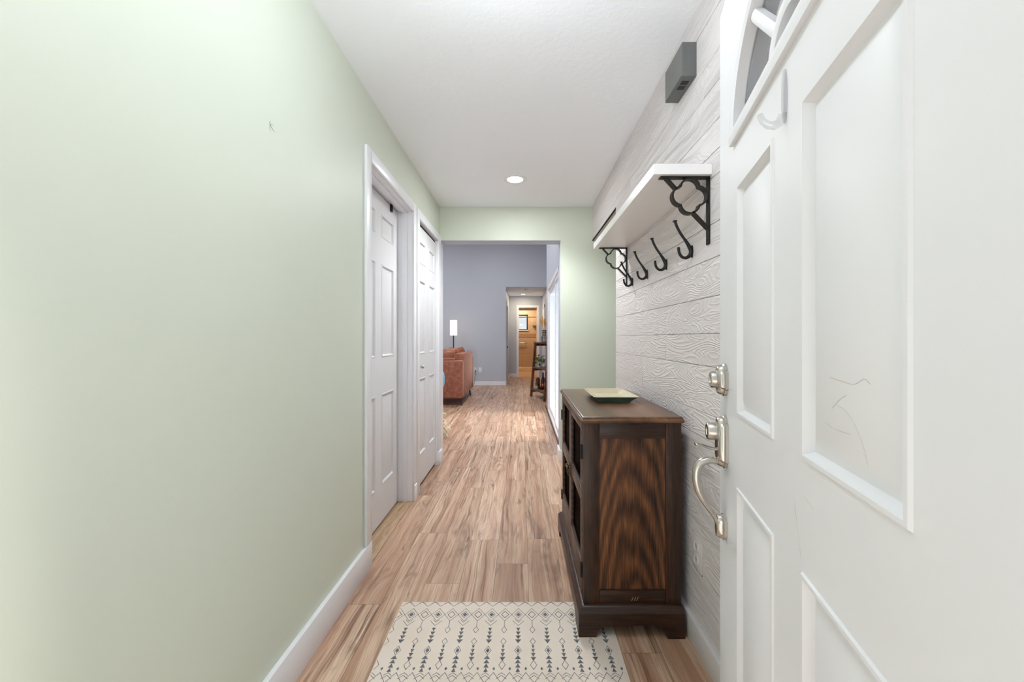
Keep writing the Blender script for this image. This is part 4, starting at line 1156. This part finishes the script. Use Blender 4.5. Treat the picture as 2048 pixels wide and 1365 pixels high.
bm = BM(); tube(bm, [(-1.2, YS+.06, 1.935), (.52, YS+.06, 1.935)], .016, 12)
tag(obj('shower_rod', bm, 'rail_cream', loc=(.52, YS+.06, 1.935)), 'pale shower curtain rod crossing in front of the bathroom window', 'rod')
tb = thing('grab_bar', 'metal bar on the beige shower wall below the tile band', 'grab bar', (.15, YW, 1.01))
bm = BM(); tube(bm, [(-.5, YW-.06, 1.01), (.13, YW-.06, 1.01)], .014, 12); obj('bar', bm, 'nickel', tb)
for xx in (.13, -.48):
    bm = BM(); tube(bm, [(xx, YW-.06, 1.01), (xx, YW, 1.01)], .014, 12); lathe(bm, [(0, 0), (.03, 0), (.036, .012), (.0, .013)], n=20, fn=lambda a, b, h: (xx+a, YW-.013+h, 1.01+b)); obj('mount', bm, 'nickel', tb)
bm = BM(); box(bm, .40, .537, YW-.09, YW-.001, 1.64, 1.665, .006); box(bm, .40, .537, YW-.09, YW-.083, 1.665, 1.685, .002)
tag(obj('soap_shelf', bm, 'steel', loc=(.47, YW, 1.65)), 'small metal corner shelf on the shower wall right of the window', 'shelf')
downlight('recessed_light', -.1, 14.5, 2.5, .095, 'bulb_warm', 'unseen warm fill light added inside the shower alcove', None, 16, (1, .88, .70), None)  # unseen lamp, added to light the shower tiles evenly

# small side room to the right, past the end of the plank wall
bm = BM(); box(bm, 2.4, 2.5, YR-.1, YB, 0, CZ); box(bm, XR+.12, 2.5, YR-.2, YR-.1, 0, CZ)
struct('wall_side_room', bm, 'green', 'sage green walls of the side passage beyond the plank wall', 'wall')
# porch slab outside the entry and patio outside the sliding door
bm = BM(); box(bm, -4.5, 4.5, -7.0, Y0-.6, -.12, -.03); struct('ground_porch', bm, plain('pale_concrete', (216, 216, 216), .8, bump=.2), 'concrete porch outside the entry', 'ground')
bm = BM(); box(bm, .56, 6, YB2+.05, 11, -.2, -.06); struct('ground_patio', bm, plain('pale_patio', (214, 212, 206), .8, bump=.2), 'pale patio outside the sliding door', 'ground')

# sun from the right of the house: it falls on the porch and the patio and through the sliding door
sl = bpy.data.lights.new('sun', 'SUN'); sl.energy = 9; sl.angle = .5; sl.color = (1, .97, .93)
so = bpy.data.objects.new('sun', sl); COL.objects.link(so); so.rotation_euler = Vector((-.74, .08, -.67)).to_track_quat('-Z', 'Y').to_euler()
# ------------------------------------------------------------------ world, camera, view
w = bpy.data.worlds.new('sky'); sc.world = w; w.use_nodes = True
bg = w.node_tree.nodes['Background']; bg.inputs[0].default_value = (.90, .96, 1.0, 1); bg.inputs[1].default_value = .62
cam = bpy.data.cameras.new('camera'); cam.sensor_width = 36; cam.lens = 790/2048*36
cam.shift_x = -(1044-1024)/2048; cam.shift_y = -(682.5-677)/2048
cam.clip_start = .02
co = bpy.data.objects.new('camera', cam); COL.objects.link(co); co.location = (0, 0, HC); co.rotation_euler = (PI/2, 0, 0)
sc.camera = co
sc.view_settings.view_transform = 'Standard'; sc.view_settings.look = 'None'
sc.view_settings.exposure = 0.54; sc.view_settings.gamma = 1
sc.view_settings.use_curve_mapping = False
sc.cycles.max_bounces = 10; sc.cycles.diffuse_bounces = 6; sc.cycles.transparent_max_bounces = 16
sc.cycles.use_denoising = True
sc.cycles.caustics_reflective = False; sc.cycles.caustics_refractive = False
